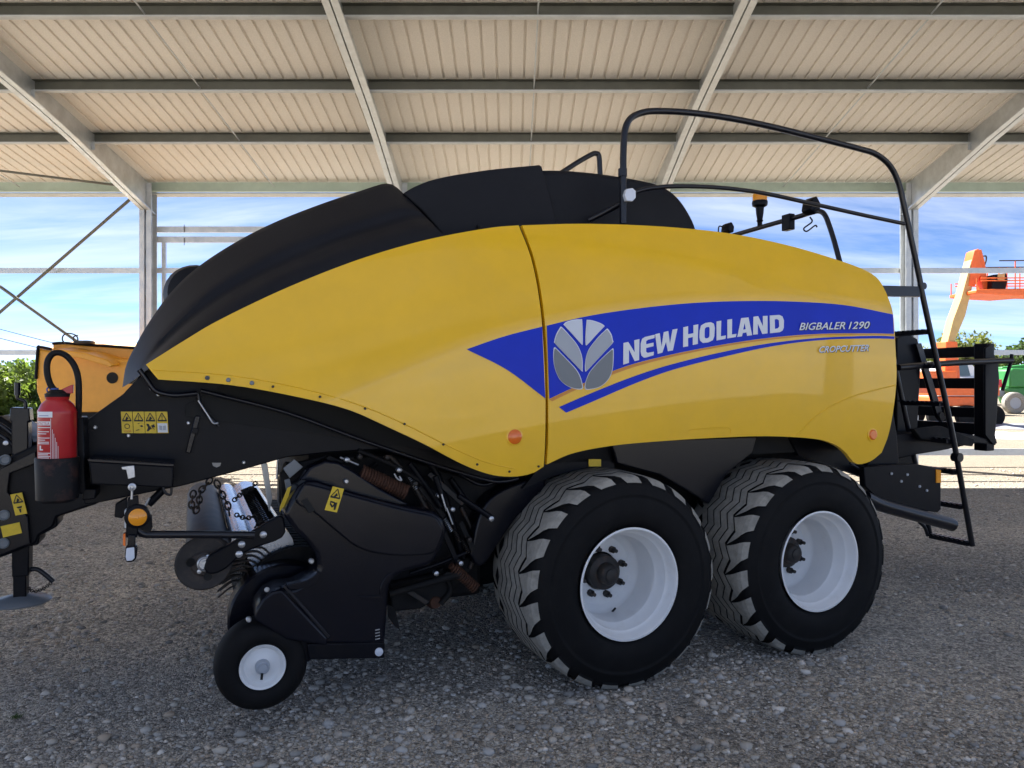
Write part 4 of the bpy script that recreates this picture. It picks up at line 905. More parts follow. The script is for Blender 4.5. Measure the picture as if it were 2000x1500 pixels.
# --- handrails, lamps and ladder
HR = 0.45
pxt('handrail', [(1217, 437), (1217, 340), (1218, 285), (1221, 252), (1232, 231), (1255, 220), (1285, 217), (1345, 220), (1420, 230), (1500, 246), (1590, 268), (1680, 291), (1712, 302), (1738, 324), (1755, 358), (1766, 405), (1778, 460), (1796, 545), (1802, 578), (1846, 780), (1868, 890), (1899, 1066)], HR, 0.0205, 'tube_black', n=12)
pxt('handrail', [(1236, 377), (1262, 369), (1310, 364), (1380, 365), (1440, 370), (1500, 379), (1600, 401), (1690, 421), (1766, 437)], HR, 0.014, 'tube_black')
pxt('rail_strut', [(1150, 430, 0.62), (1190, 410, 0.55), (1222, 393, HR)], HR, 0.017, 'tube_black')
pxp('work_lamp', [(1224, 369), (1236, 367), (1242, 373), (1242, 386), (1236, 393), (1224, 392), (1221, 380)], HR - 0.06, 0.03, 'lens_clear', 0.003)
pxt('rail_foot', [(1216, 330), (1216, 345)], HR, 0.028, 'tube_black'); 
pxt('handrail', [(1060, 362), (1105, 332), (1130, 316), (1155, 302), (1164, 300), (1170, 306), (1172, 340), (1174, 400)], 2.0, 0.022, 'tube_black')
# ladder: near rail is the tube above, far rail and treads run across
bn = L(1899, 1064, HR); 
def rail_at(z):                                         # s of the near rail at height z (straight part)
    a, b = L(1802, 578, HR), bn; t = (z - a[2]) / (b[2] - a[2]); return a[0] + (b[0] - a[0]) * t
LW = 0.36
tube('ladder_rail', [(rail_at(bn[2]), HR + LW, bn[2] + 0.01), (rail_at(1.95), HR + LW, 1.95)], 0.019, 'tube_black', baler, n=10)
for py in (1060, 988, 920, 858, 786, 712, 645):
    # height of the near end of each tread on the rail
    z = None
    for t in np.linspace(0, 1, 400):
        zz_ = bn[2] + (L(1802, 578, HR)[2] - bn[2]) * t; s = rail_at(zz_)
        Xw = OX + s * cs - HR * sn; Yw = OY + s * sn + HR * cs
        yy = CY - (zz_ - CAMZ) / Yw * F
        if yy <= py: z = zz_; break
    s = rail_at(z); mb = MB()
    mb.add(*boxg(s - 0.03, s + 0.03, HR + 0.015, HR + LW - 0.015, z - 0.030, z - 0.002))
    for k in range(9):
        vq = HR + 0.03 + k * 0.041; mb.add(*boxg(s - 0.03, s + 0.03, vq, vq + 0.02, z - 0.002, z + 0.008))
    mb.build('ladder_tread', 'tube_black', baler)
lb = L(1798, 570, HR + 0.02); beam('ladder_bracket', lb, (sx1 - 0.2, HR + 0.06, lb[2] - 0.03), 0.05, 0.075, 'tube_black', baler)
lathe('rail_joint', L(1869, 893, HR), [(-0.03, 0.034), (0.03, 0.034), (0.03, 0.001)], 'tube_black', baler, n=16); lathe('rail_joint', L(1801, 559, HR), [(-0.02, 0.026), (0.02, 0.026)], 'tube_black', baler, n=12)
# rear hoop across the roof carrying beacon, lamps and camera
pn = L(1597, 412, 0.80); SH = pn[0]
hp = [(1428, 461), (1500, 440), (1560, 423), (1588, 414), (1602, 413), (1611, 420), (1618, 436)]
H3 = [Ls(a, b, SH) for a, b in hp] + [Ls(1629, 470, SH), Ls(1641, 515, SH), Ls(1650, 548, SH)]
tube('lamp_hoop', [Ls(1380, 475, SH)] + H3, 0.019, 'tube_black', baler)
def at_hoop(px, py): return Ls(px, py, SH)
b0 = at_hoop(1484, 441); sc_ = 0.0043
lathe('beacon_stem', (b0[0], b0[1], b0[2]), [(0, 0.02), (0.03, 0.02), (0.04, 0.028), (0.05, 0.022), (0.10, 0.030), (0.15, 0.034), (0.165, 0.06), (0.19, 0.064), (0.205, 0.06)], 'black', baler, n=24, axis='z')
lathe('beacon', (b0[0], b0[1], b0[2] + 0.203), [(0, 0.058), (0.05, 0.058), (0.075, 0.045), (0.085, 0.02), (0.087, 0.001)], 'amber', baler, n=24, axis='z')
def lampbox(name, px, py, w=0.13):
    c = at_hoop(px, py); pts = [(-0.5, -0.25), (-0.35, 0.32), (0.1, 0.5), (0.5, 0.1), (0.4, -0.4), (-0.1, -0.5)]
    v = [(c[0] + a * w * 0.75, c[1] - 0.05, c[2] + b * w) for a, b in pts] + [(c[0] + a * w * 0.75, c[1] + 0.05, c[2] + b * w) for a, b in pts]; n = 6
    mk(name, v, [tuple(range(n)), tuple(range(2 * n - 1, n - 1, -1))] + [(i, (i + 1) % n, n + (i + 1) % n, n + i) for i in range(n)], 'black', baler, bevel=0.01)
    return c
c = lampbox('work_lamp', 1421, 446, 0.10); tube('lamp_cable', [(c[0] - 0.03, c[1], c[2]), (c[0] - 0.09, c[1], c[2] + 0.01), (c[0] - 0.1, c[1], c[2] - 0.06)], 0.006, 'tube_black', baler)
tube('lamp_stem', [(c[0], c[1], c[2] - 0.1), c], 0.012, 'black', baler)
c = lampbox('work_lamp', 1584, 403, 0.14); tube('lamp_stem', [at_hoop(1580, 416), c], 0.016, 'black', baler)
cq = at_hoop(1582, 424); tube('lamp_cable', [cq, (cq[0], cq[1] - 0.02, cq[2] - 0.04), (cq[0] - 0.06, cq[1], cq[2] - 0.09), (cq[0] - 0.03, cq[1], cq[2] - 0.11), (cq[0] + 0.05, cq[1], cq[2] - 0.06), (cq[0] + 0.07, cq[1], cq[2] - 0.07)], 0.006, 'tube_black', baler)
c = at_hoop(1540, 433); box('rear_camera', (c[0] - 0.035, c[0] + 0.02), (c[1] - 0.05, c[1] + 0.04), (c[2] - 0.07, c[2] + 0.055), 'black', baler, bevel=0.006)
# --- rear: bale case, folded chute, light board, bumper
xs_ = L(1786, 700, 1.0)[0]
box('bale_case', (sx1 - 0.1, xs_), (1.0, WB - 1.0), (0.95, 2.02), 'black', baler, bevel=0.02)
pxp('case_plate', [(1752, 660), (1772, 650), (1792, 662), (1800, 690), (1790, 880), (1752, 890)], 0.90, 0.10, 'black', 0.008)
pxp('case_fin', [(1790, 672), (1800, 670), (1842, 810), (1850, 815), (1840, 824), (1832, 815)], 0.86, 0.03, 'tube_black', 0.004)
lathe('fin_pivot', L(1838, 812, 0.855), [(0.03, 0.03), (-0.01, 0.03), (-0.01, 0.001)], 'hub', baler, n=16)
SC = L(1930, 760, 0.68)[0]
for y0, y1 in ((676, 697), (738, 759), (796, 816), (827, 850)):
    za, zb_ = Ls(1918, y0, SC)[2], Ls(1918, y1, SC)[2]
    box('chute_bar', (SC - 0.03, SC + 0.03), (0.74, 2.05), (zb_, za), 'black', baler, bevel=0.006)
zt, zbm = Ls(1925, 671, SC)[2], Ls(1925, 880, SC)[2]
for vv in (0.66, 2.05): box('chute_post', (SC - 0.05, SC + 0.05), (vv, vv + 0.11), (zbm, zt), 'black', baler, bevel=0.008)
pxp('chute_end', [(1936, 672), (1941, 690), (1950, 712), (1952, 740), (1948, 800), (1944, 850), (1948, 866), (1940, 868), (1925, 850), (1925, 680)], 0.645, 0.02, 'black', 0.004)
pxt('chute_cross_rod', [(1755, 718), (1860, 709), (1976, 704)], 0.55, 0.024, 'tube_black'); pxt('chute_hook', [(1976, 692), (1974, 708), (1966, 735), (1958, 762)], 0.55, 0.014, 'black')
pxp('chute_floor', [(1735, 848), (1800, 845), (1862, 842), (1905, 850), (1946, 862), (1946, 870), (1905, 866), (1870, 874), (1840, 880), (1790, 888), (1740, 900)], 0.66, 1.45, 'black', 0.01)
pxp('chute_arm', [(1785, 838), (1840, 832), (1905, 858), (1900, 872), (1800, 858)], 0.60, 0.05, 'dusty', 0.006)
pxp('light_board', [(1688, 912), (1735, 908), (1790, 906), (1838, 915), (1838, 995), (1832, 1001), (1790, 995), (1715, 975), (1690, 950)], 0.22, 0.05, 'black', 0.006)
pxp('amber_strip', [(1829, 917), (1838, 918), (1838, 943), (1829, 943)], 0.214, 0.01, 'amber')
for px, py in ((1741, 925), (1772, 927), (1760, 940), (1796, 950), (1810, 958)): lathe('bolt', L(px, py, 0.218), [(0.004, 0.010), (-0.006, 0.009), (-0.006, 0.001)], 'silver_mid', baler, n=10)
pxt('bumper_tube', [(1690, 972), (1720, 986), (1790, 1006), (1850, 1022), (1861, 1026)], 0.16, [0.045] * 24 + [0.03], 'tube_black', n=14)
pxt('step_strut', [(1796, 1020), (1806, 1030), (1812, 1046)], HR + LW, 0.014, 'tube_black')
pxp('rear_corner', [(1722, 865), (1744, 800), (1752, 850), (1756, 905), (1735, 912), (1690, 915)], 0.30, 0.06, 'black', 0.006)
pxt('cable', [(1660, 905), (1690, 920), (1740, 925), (1780, 918)], 0.26, 0.007, 'tube_black')
# --- pressed creases on the panels (shallow raised ribs)
def rib(name, pts, m='yellow', r=0.004, parent=None):
    q = curve_px(pts, 24); tube(name, [Lg(a, b, gs, 0.0) for a, b in q], r, m, parent or baler, n=6, curve=False)
rib('pressed_crease', [(1556, 850), (1600, 808), (1660, 776), (1749, 752)], parent=panel_r)
rib('pressed_crease', [(1340, 846), (1352, 839), (1420, 835), (1427, 846)], parent=panel_r, r=0.003)
rib('pressed_crease', [(300, 722), (450, 733), (580, 756), (700, 790), (790, 828), (870, 868), (950, 903), (1005, 915)], parent=panel_f, r=0.0035)

# ================================================================= EXTINGUISHER (rests in its holder)
ext = thing('fire_extinguisher', 'red fire extinguisher with black hose standing in the holder on the drawbar', 'fire extinguisher')
def l2w(p): return (OX + p[0] * cs - p[1] * sn, OY + p[0] * sn + p[1] * cs, p[2])
eb = l2w((pb[0], HV, hz0 + 0.032)); ext.location = eb; ext.rotation_euler = (0, 0, TH)
zt = L(112, 775, HV)[2] - eb[2]; ra = 0.0715
body = lathe('cylinder', (0, 0, 0), [(0, 0.001), (0, ra - 0.01), (0.012, ra), (zt - 0.07, ra), (zt - 0.062, ra + 0.001), (zt - 0.055, ra - 0.001), (zt - 0.03, ra - 0.012), (zt - 0.012, ra - 0.03), (zt - 0.002, 0.045), (zt + 0.006, 0.040), (zt + 0.006, 0.001)], 'red', ext, n=48, axis='z', close=False, sharp=50)
lathe('neck_collar', (0, 0, zt), [(0, 0.046), (0.012, 0.047), (0.016, 0.04), (0.03, 0.025), (0.03, 0.001)], 'canister', ext, n=28, axis='z')
def ew(px, py, dv=0.0):
    p = L(px, py, HV + dv); return (p[0] - pb[0], p[1] - HV, p[2] - eb[2])
tube('hose', [ew(108, 764), ew(98, 750), ew(92, 728), ew(93, 706), ew(102, 692), ew(116, 689), ew(132, 697), ew(146, 716), ew(153, 742), ew(154, 780), ew(153, 816, 0.02)], 0.0125, 'canister', ext, n=12)
v = [ew(112, 764, -0.015), ew(138, 752, -0.015), ew(143, 751, -0.015), ew(142, 768, -0.015), ew(136, 769, -0.015), ew(118, 768, -0.015)]
v += [(a, b + 0.03, c) for a, b, c in v]
mk('lever', v, [tuple(range(6)), tuple(range(11, 5, -1))] + [(i, (i + 1) % 6, 6 + (i + 1) % 6, 6 + i) for i in range(6)], 'red', ext, bevel=0.003)
tube('safety_ring', [ew(100, 768), ew(93, 765), ew(92, 759), ew(98, 756), ew(104, 758)], 0.003, 'blue_clip', ext, n=8)
tube('valve', [ew(107, 768), ew(106, 758)], 0.016, 'blue_clip', ext, n=12)
# printed label: wraps the drum, text lines are strips and small lettering
a_cam = math.atan2(-(eb[1]), -(eb[0])) - TH
def wrap(name, a0, a1, z0, z1, m, dr=0.0012, parent=None):
    n = max(2, int(abs(a1 - a0) / 0.06)); v = []
    for k in range(n + 1):
        a = a0 + (a1 - a0) * k / n; v += [((ra + dr) * math.cos(a), (ra + dr) * math.sin(a), z0), ((ra + dr) * math.cos(a), (ra + dr) * math.sin(a), z1)]
    return mk(name, v, [(2 * k, 2 * k + 2, 2 * k + 3, 2 * k + 1) for k in range(n)], m, parent or ext, smooth=True)
def zpx(py): return L(112, py, HV)[2] - eb[2]
def ap(px): return a_cam + math.asin(max(-0.98, min(0.98, (px - 112) / 37.5)))
wrap('label_patch', ap(76), ap(103), zpx(814), zpx(803), 'label_white'); wrap('label_patch', ap(76), ap(99), zpx(829), zpx(821.5), 'label_white', 0.0012)
wrap('label_line', ap(79), ap(96), zpx(811), zpx(810), 'blue_clip', 0.0018)
def wrap_text(body_, a0, a1, z0, z1, m, dr):
    vt, fc = text2d(body_); v = [((ra + dr) * math.cos(a0 + (a1 - a0) * x), (ra + dr) * math.sin(a0 + (a1 - a0) * x), z0 + (z1 - z0) * y) for x, y in vt]; mk('label_text', v, fc, m, ext)
wrap_text('EXTINCTEUR', ap(77), ap(98), zpx(828.3), zpx(823), 'red', 0.0022)
for k, (y, x1) in enumerate([(833, 99), (841, 97), (845, 92), (853, 98), (857, 90), (861, 97), (864, 97), (882, 99), (885, 95), (888, 99), (891, 97)]): wrap('label_line', ap(77), ap(x1), zpx(y + 0.9), zpx(y - 0.5), 'label_white', 0.0014)
wrap('label_frame', ap(99.6), ap(100.4), zpx(893), zpx(816), 'label_white', 0.0014)
wrap('label_mark', ap(80), ap(82.5), zpx(877), zpx(868), 'label_white', 0.0014); wrap('label_mark', ap(82.5), ap(86), zpx(877), zpx(874.5), 'label_white', 0.0014)
for k in range(5): wrap('label_line', ap(102.6 + k * 2.6), ap(103.4 + k * 2.6), zpx(893), zpx(837 + k * 8), 'label_white', 0.0014)

# ================================================================= BACKGROUND
# orange yellow machine hood seen past the drawbar
YH = 13.1
hm = thing('farm_machine', 'orange yellow machine hood with round hole standing beyond the shed', 'farm machine', (-8.2, YH, 0), 0)
def hw(px, py, dy=0.0): p = WP(px, py, YH + dy); return (p[0] + 8.2, dy, p[2])
fr = [(70, 735), (74, 680), (83, 683), (130, 690), (200, 700), (260, 705), (330, 712), (330, 805), (120, 806), (95, 805), (80, 790), (71, 765)]
bk = [(74, 668), (78, 660), (84, 676), (130, 676), (200, 680), (260, 684), (330, 690), (330, 690), (330, 690), (330, 690), (90, 690), (76, 690)]
tp = [hw(a, b, 0.0) for a, b in fr]
n = len(tp); back = [(p[0] * 0.98 + 0.03, 1.2, p[2] * 0.9 + 0.38) for p in tp]
mk('hood_panel', tp + back, [tuple(range(n)), tuple(range(2 * n - 1, n - 1, -1))] + [(i, (i + 1) % n, n + (i + 1) % n, n + i) for i in range(n)], 'machine_yellow', hm, bevel=0.03)
up = [hw(103, 672, 0.25), hw(150, 674, 0.25), hw(255, 680, 0.25), hw(330, 685, 0.25), hw(330, 722, 0.25), hw(250, 712, 0.25), hw(103, 695, 0.25)]
v = up + [(a, b + 0.9, c + 0.12) for a, b, c in up]; n = len(up)
mk('upper_panel', v, [tuple(range(n)), tuple(range(2 * n - 1, n - 1, -1))] + [(i, (i + 1) % n, n + (i + 1) % n, n + i) for i in range(n)], 'machine_yellow', hm, bevel=0.02)
rd = [hw(120, 682, -0.05), hw(180, 691, -0.05), hw(222, 704, -0.05), hw(232, 714, -0.05), hw(226, 718, -0.05), hw(170, 701, -0.05), hw(116, 690, -0.05)]
n = len(rd); v = [(a, b - 0.18, c) for a, b, c in rd] + [(a, b + 0.3, c + 0.05) for a, b, c in rd]
mk('ridge', v, [tuple(range(n)), tuple(range(2 * n - 1, n - 1, -1))] + [(i, (i + 1) % n, n + (i + 1) % n, n + i) for i in range(n)], 'machine_yellow', hm, bevel=0.02)
p = hw(219, 738, -0.012); lathe('round_hole', p, [(0.02, 0.098), (0.0, 0.098), (0.0, 0.001)], 'gap', hm, n=32)
tube('edge_trim', [hw(103, 671, 0.22), hw(125, 670, 0.22), hw(180, 674, 0.22), hw(255, 679, 0.22), hw(330, 684, 0.22)], 0.024, 'black', hm, n=8)
tube('edge_trim', [hw(70, 740, -0.02), hw(74, 682, -0.02), hw(78, 678, -0.02), hw(100, 682, -0.02)], 0.025, 'black', hm, n=8)
tube('loose_wire', [hw(128, 672, 0.2), hw(122, 664, 0.2), hw(124, 655, 0.2), hw(134, 651, 0.2), hw(148, 655, 0.2), hw(152, 664, 0.2), hw(145, 668, 0.2), hw(144, 658, 0.2), hw(152, 655, 0.2)], 0.012, 'wire', hm, n=6)
box('wire_clump', (hw(136, 668)[0], hw(166, 668)[0]), (0.1, 0.35), (hw(136, 671)[2], hw(136, 664)[2]), 'wire', hm, bevel=0.03)
box('under_frame', (0.3, 2.2), (0.2, 1.1), (0.35, 1.2), 'black', hm, bevel=0.03)
for xx in (0.6, 1.9):
    w = lathe('wheel', (0, 0, 0), [(0, 0.2), (-0.02, 0.3), (0.0, 0.45), (0.05, 0.5), (0.25, 0.5), (0.3, 0.45), (0.3, 0.2)], 'rubber', hm, n=32); w.location = (xx, 0.25, 0.5)
    lathe('rim', (0, 0, 0), [(0.0, 0.21), (0.02, 0.2), (0.05, 0.05), (0.05, 0.001)], 'white_rim', w, n=24)

# foliage
def leaves(name, centres, radii, n, size, m, parent, flat=1.0):
    cc = np.array(centres); rr = np.array(radii); k = rng.integers(0, len(cc), n)
    d = rng.normal(size=(n, 3)); d /= np.linalg.norm(d, axis=1)[:, None]; rad = rng.random(n) ** 0.45
    P = cc[k] + d * (rad * rr[k])[:, None] * np.array([1, 1, flat])
    a = rng.normal(size=(n, 3)); a /= np.linalg.norm(a, axis=1)[:, None]; b = np.cross(a, rng.normal(size=(n, 3))); b /= np.linalg.norm(b, axis=1)[:, None]
    s = (size * rng.uniform(0.6, 1.4, n))[:, None]
    V = np.stack([P - a * s, P + b * s * 0.5, P + a * s, P - b * s * 0.5], 1).reshape(-1, 3)
    f = np.arange(n * 4).reshape(-1, 4)
    me = bpy.data.meshes.new(name); me.from_pydata(V.tolist(), [], f.tolist()); me.materials.append(MATS[m])
    o = bpy.data.objects.new(name, me); C.objects.link(o); o.parent = parent; return o
def tree(label, x, y, h, r, m, name='leafy_tree', group=None, trunk=True):
    t = thing(name, label, 'tree' if trunk else 'bush', (x, y, 0), rng.uniform(0, 6), group)
    cen = []; rad = []
    for k in range(26):
        a = rng.uniform(0, 6.28); q = rng.random() ** 0.5; zc = h * rng.uniform(0.42 if trunk else 0.12, 0.92); e = 1 - abs(zc / h - 0.62) * 1.2
        cen.append((r * q * e * math.cos(a), r * q * e * math.sin(a), zc)); rad.append(r * rng.uniform(0.22, 0.42))
    leaves('crown', cen, rad, 5200, 0.10 + 0.012 * h, m, t)
    if trunk:
        tube('trunk', [(0, 0, -0.1), (0.05, 0.02, h * 0.25), (-0.03, 0.05, h * 0.5), (0.02, 0, h * 0.75)], [h * 0.035] * 7 + [h * 0.03] * 6 + [h * 0.015] * 6, 'bark', t, n=8)
        for k in range(6):
            e = cen[k * 4]; tube('limb', [(0, 0.02, h * rng.uniform(0.25, 0.5)), (e[0] * 0.5, e[1] * 0.5, e[2] * 0.85), e], [0.012 * h] * 7 + [0.007 * h] * 6, 'bark', t, n=6)
    else: 
        for k in range(4): tube('stem', [(0.1 * k - 0.2, 0, -0.05), (0.2 * k - 0.4, 0.1, h * 0.4), cen[k]], 0.03, 'bark', t, n=6)
    return t
Yh = 34.0
hl = ['tall bright green bush at the end of the hedge beside the yellow machine', 'rounded green bush in the middle of the hedge', 'low green bush in the hedge next to the power line', 'broad dark green bush of the hedge behind the drawbar jack']
for k, (px, hh, rr2) in enumerate(((58, 2.7, 1.7), (10, 2.5, 1.7), (-50, 2.7, 1.8), (105, 2.3, 1.6))):
    tree(hl[k], (px - CX) / F * Yh, Yh + (k % 2) * 1.2, hh, rr2, ('leaf_bright', 'leaf_dark', 'leaf_bright', 'leaf_dark')[k], 'hedge_bush', 'bushes of the hedge beyond the shed', False)
tree('light green tree rising behind the boom lift base', (1868 - CX) / F * 62, 62, 5.5, 3.3, 'leaf_olive', group='trees beyond the yard')
tree('darker green tree standing behind the green telehandler', (2010 - CX) / F * 60, 60, 5.2, 2.7, 'leaf_dark', group='trees beyond the yard')
tree('wide green tree beyond the yard behind the folded chute', (1790 - CX) / F * 66, 66, 4.2, 3.0, 'leaf_olive', group='trees beyond the yard')
# far wooded line, reads as one mass
cen = [(x, 150 + 8 * math.sin(x * 0.13), rng.uniform(0.8, 2.6)) for x in np.arange(-150, 150, 2.2)]
hed = leaves('distant_wood', cen, [rng.uniform(1.6, 2.8) for _ in cen], 26000, 0.45, 'leaf_dark', None); hed['kind'] = 'stuff'; hed['label'] = 'low dark line of far woodland along the horizon'; hed['category'] = 'woodland'
# power line
pw = thing('power_line', 'two thin overhead wires strung across the sky beyond the hedge', 'power line', (0, 45, 0), 0)
for k, (a, b) in enumerate((((-120, 630), (330, 735)), ((-120, 612), (330, 722)))):
    A, B = WP(*a, 45), WP(*b, 45); tube('wire', [(A[0], 0.3 * k, A[2]), ((A[0] + B[0]) / 2, 0.3 * k, (A[2] + B[2]) / 2 - 0.12), (B[0], 0.3 * k, B[2])], 0.02, 'wire', pw, n=5)
for px, py in ((-120, 605), (330, 715)):
    A = WP(px, py, 45); tube('pole', [(A[0], 0.15, 0), (A[0], 0.15, A[2] + 0.3)], 0.12, 'bark', pw, n=10)
# boom lift
YB = 30.0
bl = thing('boom_lift', 'orange aerial boom lift with cream telescopic boom and raised railed basket', 'boom lift', ((1850 - CX) / F * YB, YB, 0), 0)
bx0 = (1850 - CX) / F * YB
def bw(px, py, dy=0.0): p = WP(px, py, YB); return (p[0] - bx0, dy, p[2])
def bprism(name, pts, d0, d1, m, bev=0.01, parent=None):
    a = [bw(x, y, d0) for x, y in pts]; n = len(a); v = a + [(p[0], d1, p[2]) for p in a]
    return mk(name, v, [tuple(range(n)), tuple(range(2 * n - 1, n - 1, -1))] + [(i, (i + 1) % n, n + (i + 1) % n, n + i) for i in range(n)], m, parent or bl, bevel=bev)
bprism('boom', [(1843, 672), (1855, 672), (1878, 618), (1886, 585), (1902, 520), (1896, 505), (1890, 510), (1870, 585), (1855, 625)], -0.25, 0.25, 'lift_cream')
bprism('boom_head', [(1890, 513), (1895, 492), (1903, 488), (1905, 515), (1912, 530), (1896, 560), (1884, 560)], -0.28, 0.28, 'lift_orange')
bprism('jib', [(1902, 490), (1911, 489), (1918, 515), (1925, 570), (1916, 572), (1908, 535)], -0.2, 0.2, 'lift_orange')
bprism('basket_floor', [(1880, 571), (1910, 570), (1962, 569), (2010, 567), (2060, 568), (2060, 580), (2010, 579), (1960, 583), (1925, 581), (1880, 578)], -0.9, 0.9, 'lift_orange', 0.03)
bprism('control_box', [(1924, 540), (1950, 537), (1953, 550), (1948, 571), (1921, 571)], -0.5, 0.1, 'black', 0.03)
bprism('control_plate', [(1932, 539), (1946, 538), (1945, 552), (1932, 552)], -0.53, -0.51, 'lift_cream', 0.002)
for dy in (-0.85, 0.85):
    for y in (516, 549, 554): tube('rail', [bw(1925 if y < 530 else 1890, y + 0, dy), bw(2058, y - 1, dy)], 0.022, 'lift_orange' if y > 530 else 'tube_black', bl, n=8)
    for x in (1882, 1955, 1978, 1994, 2020, 2040, 2058): tube('rail_post', [bw(x, 572, dy), bw(x, 516 if x > 1900 else 549, dy)], 0.022, 'lift_orange', bl, n=8)
tube('control_cable', [bw(1914, 503), bw(1925, 500), bw(1926, 508), bw(1922, 520)], 0.03, 'wire', bl, n=6)
tube('hose_loom', [bw(1874, 625), bw(1866, 635), bw(1860, 650), bw(1852, 672)], 0.07, 'wire', bl, n=8)
bprism('turntable', [(1800, 752), (1925, 752), (1925, 772), (1800, 772)], -0.9, 0.9, 'lift_orange', 0.04)
bprism('counterweight', [(1790, 725), (1850, 725), (1850, 752), (1790, 752)], -0.7, 0.7, 'lift_orange', 0.05)
bprism('boom_foot', [(1838, 668), (1860, 668), (1866, 752), (1836, 752)], -0.35, 0.35, 'lift_orange', 0.02)
bprism('chassis', [(1798, 774), (1918, 774), (1918, 792), (1798, 792)], -0.8, 0.8, 'lift_orange', 0.04)
bprism('data_plate', [(1884, 754), (1897, 754), (1897, 768), (1884, 768)], -0.915, -0.903, 'lift_cream', 0.0)
for px in (1808, 1862, 1912):
    for dy in (-1.0, 0.75):
        w = lathe('wheel', (0, 0, 0), [(0.02, 0.2), (0.0, 0.25), (0.0, 0.38), (0.04, 0.42), (0.22, 0.42), (0.26, 0.38), (0.26, 0.2)], 'rubber', bl, n=28); q = bw(px, 800); w.location = (q[0], dy, 0.42)
        lathe('rim', (0, 0, 0), [(0.03, 0.22), (0.06, 0.18), (0.06, 0.001)], 'silver_mid', w, n=20)
# white car behind the chute
YV = 40.0; vx0 = (1870 - CX) / F * YV
van = thing('parked_car', 'white car with wide windscreen parked behind the folded chute', 'car', (vx0, YV, 0), 0)
def vw(px, py, dy): p = WP(px, py, YV); return (p[0] - vx0, dy, p[2])
def vpr(name, pts, d0, d1, m, bev=0.03, parent=None):
    a = [vw(x, y, d0) for x, y in pts]; n = len(a); v = a + [(p[0], d1, p[2]) for p in a]
    return mk(name, v, [tuple(range(n)), tuple(range(2 * n - 1, n - 1, -1))] + [(i, (i + 1) % n, n + (i + 1) % n, n + i) for i in range(n)], m, parent or van, bevel=bev)
vpr('body', [(1836, 740), (1850, 736), (1912, 736), (1940, 738), (1942, 760), (1938, 785), (1838, 785), (1832, 760)], 0, 3.8, 'car_white', 0.1)
vpr('cabin', [(1842, 737), (1851, 708), (1858, 704), (1902, 704), (1912, 712), (1932, 737)], 0.5, 3.2, 'car_white', 0.08)
vpr('windscreen', [(1846, 734), (1853, 712), (1900, 712), (1906, 734)], 0.46, 0.49, 'glass', 0.0)
vpr('tail_light', [(1944, 742), (1957, 741), (1958, 756), (1946, 757)], 0.0, 0.2, 'tail_red', 0.02)
vpr('rear_pillar', [(1936, 745), (1944, 738), (1946, 780), (1938, 785)], 0.1, 3.5, 'car_white', 0.03)
for px in (1850, 1922):
    for dy in (-0.02, 3.5):
        w = lathe('wheel', (0, 0, 0), [(0, 0.18), (0, 0.3), (0.03, 0.34), (0.2, 0.34), (0.22, 0.18)], 'rubber', van, n=24); q = vw(px, 790, dy); w.location = (q[0], dy, 0.34)
        lathe('rim', (0, 0, 0), [(0.01, 0.2), (0.03, 0.17), (0.03, 0.001)], 'silver_mid', w, n=16)
# green telehandler
YG = 42.0; gx0 = (2000 - CX) / F * YG
tg = thing('telehandler', 'bright green telehandler with grey wheels parked in the sunny yard', 'telehandler', (gx0, YG, 0), 0)
def gw_(px, py, dy): p = WP(px, py, YG); return (p[0] - gx0, dy, p[2])
def gpr(name, pts, d0, d1, m, bev=0.03, parent=None):
    a = [gw_(x, y, d0) for x, y in pts]; n = len(a); v = a + [(p[0], d1, p[2]) for p in a]
    return mk(name, v, [tuple(range(n)), tuple(range(2 * n - 1, n - 1, -1))] + [(i, (i + 1) % n, n + (i + 1) % n, n + i) for i in range(n)], m, parent or tg, bevel=bev)
gpr('engine_cover', [(1975, 757), (1974, 724), (1982, 719), (2060, 722), (2060, 757)], 0.1, 2.2, 'machine_green', 0.08)
gpr('chassis', [(1965, 762), (1972, 757), (2080, 757), (2080, 790), (2000, 790), (1992, 768)], 0.25, 2.1, 'machine_green', 0.05)
gpr('cab', [(2062, 757), (2064, 690), (2110, 690), (2115, 757)], 0.1, 1.3, 'machine_green', 0.06); gpr('cab_window', [(2068, 740), (2069, 698), (2106, 698), (2108, 740)], 0.06, 0.09, 'glass', 0.0)
gpr('counter_frame', [(1958, 764), (1972, 758), (1972, 775), (1958, 775)], 0.4, 2.0, 'tarp_grey', 0.03)
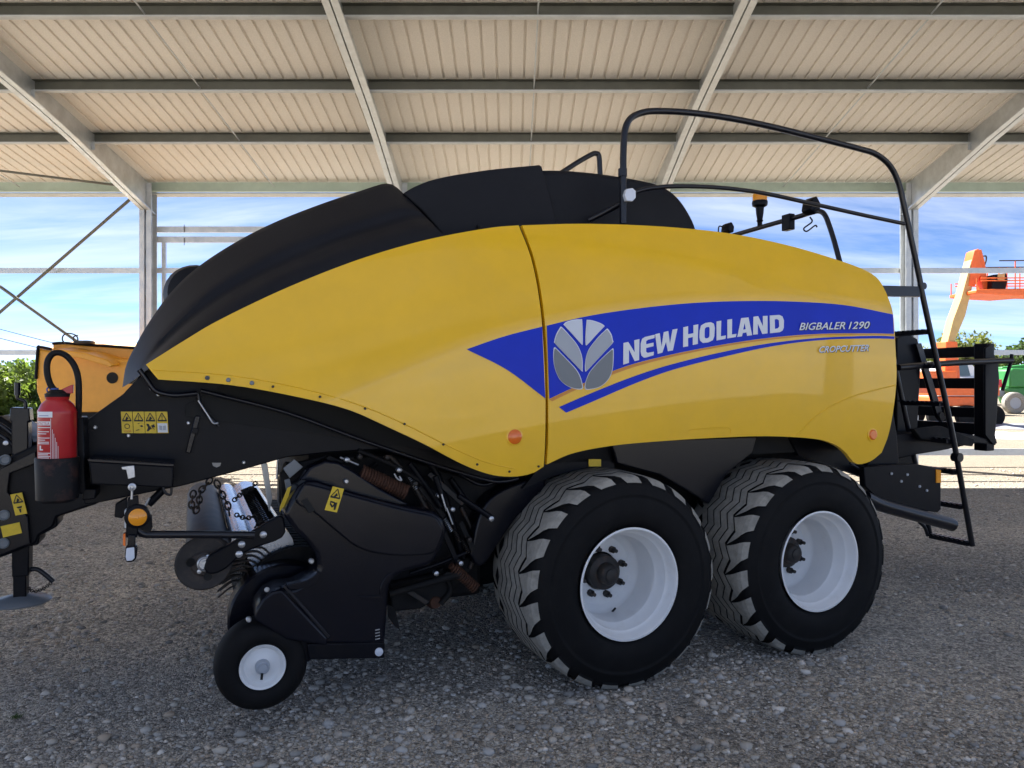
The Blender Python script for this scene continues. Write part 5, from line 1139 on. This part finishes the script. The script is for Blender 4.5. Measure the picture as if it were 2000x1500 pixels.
gpr('boom', [(1980, 716), (2130, 700), (2130, 710), (1980, 726)], 1.0, 1.5, 'machine_green', 0.04)
for px, dy in ((1979, -0.25), (1960, 1.7), (2090, -0.25), (2072, 1.7)):
    q = gw_(px, 788, dy); w = lathe('wheel', (0, 0, 0), [(0.06, 0.3), (0.0, 0.36), (0.0, 0.54), (0.06, 0.6), (0.36, 0.6), (0.42, 0.54), (0.42, 0.3)], 'tread', tg, n=32); w.location = (q[0], dy, 0.6)
    lathe('rim', (0, 0, 0), [(0.05, 0.32), (0.1, 0.28), (0.12, 0.1), (0.08, 0.1), (0.08, 0.001)], 'silver_mid', w, n=24)
# sheets lying on the yard
for (Y0, Y1, m, lab) in ((27.5, 31.0, 'tarp_grey', 'long grey sheet lying flat across the sunny yard'), (22.5, 25.2, 'tarp_white', 'pale crumpled plastic sheet stretched over the sunny yard')):
    x0, x1 = 0.58 * Y0, 1.0 * Y1; n = 40; v = []; f = []
    for j in range(5):
        for i in range(n): v.append((x0 + (x1 - x0) * i / (n - 1), Y0 + (Y1 - Y0) * j / 4 + 0.15 * math.sin(i * 1.7 + j), 0.03 + (0.10 * abs(math.sin(i * 0.9 + j * 2.1)) if 0 < j < 4 else -0.02)))
    f = [(j * n + i, j * n + i + 1, (j + 1) * n + i + 1, (j + 1) * n + i) for j in range(4) for i in range(n - 1)]
    tag(mk('ground_sheet', v, f, m, smooth=True), lab, 'tarpaulin')
# small grass tuft in the gravel
tg_ = MB(); base = WP(30, 1402, 1480 * 1.65 / 652)
for k in range(60):
    a = rng.uniform(0, 6.28); r0 = rng.uniform(0, 0.03); x0, y0 = base[0] + r0 * math.cos(a), base[1] + r0 * math.sin(a); h = rng.uniform(0.008, 0.022); dx_, dy_ = rng.uniform(-0.02, 0.02, 2)
    tg_.add([(x0 - 0.002, y0, 0), (x0 + 0.002, y0, 0), (x0 + dx_, y0 + dy_, h)], [(0, 1, 2)])
o = tg_.build('grass_tuft', 'leaf_dark'); tag(o, 'tiny green grass tuft growing through the grey gravel', 'grass')
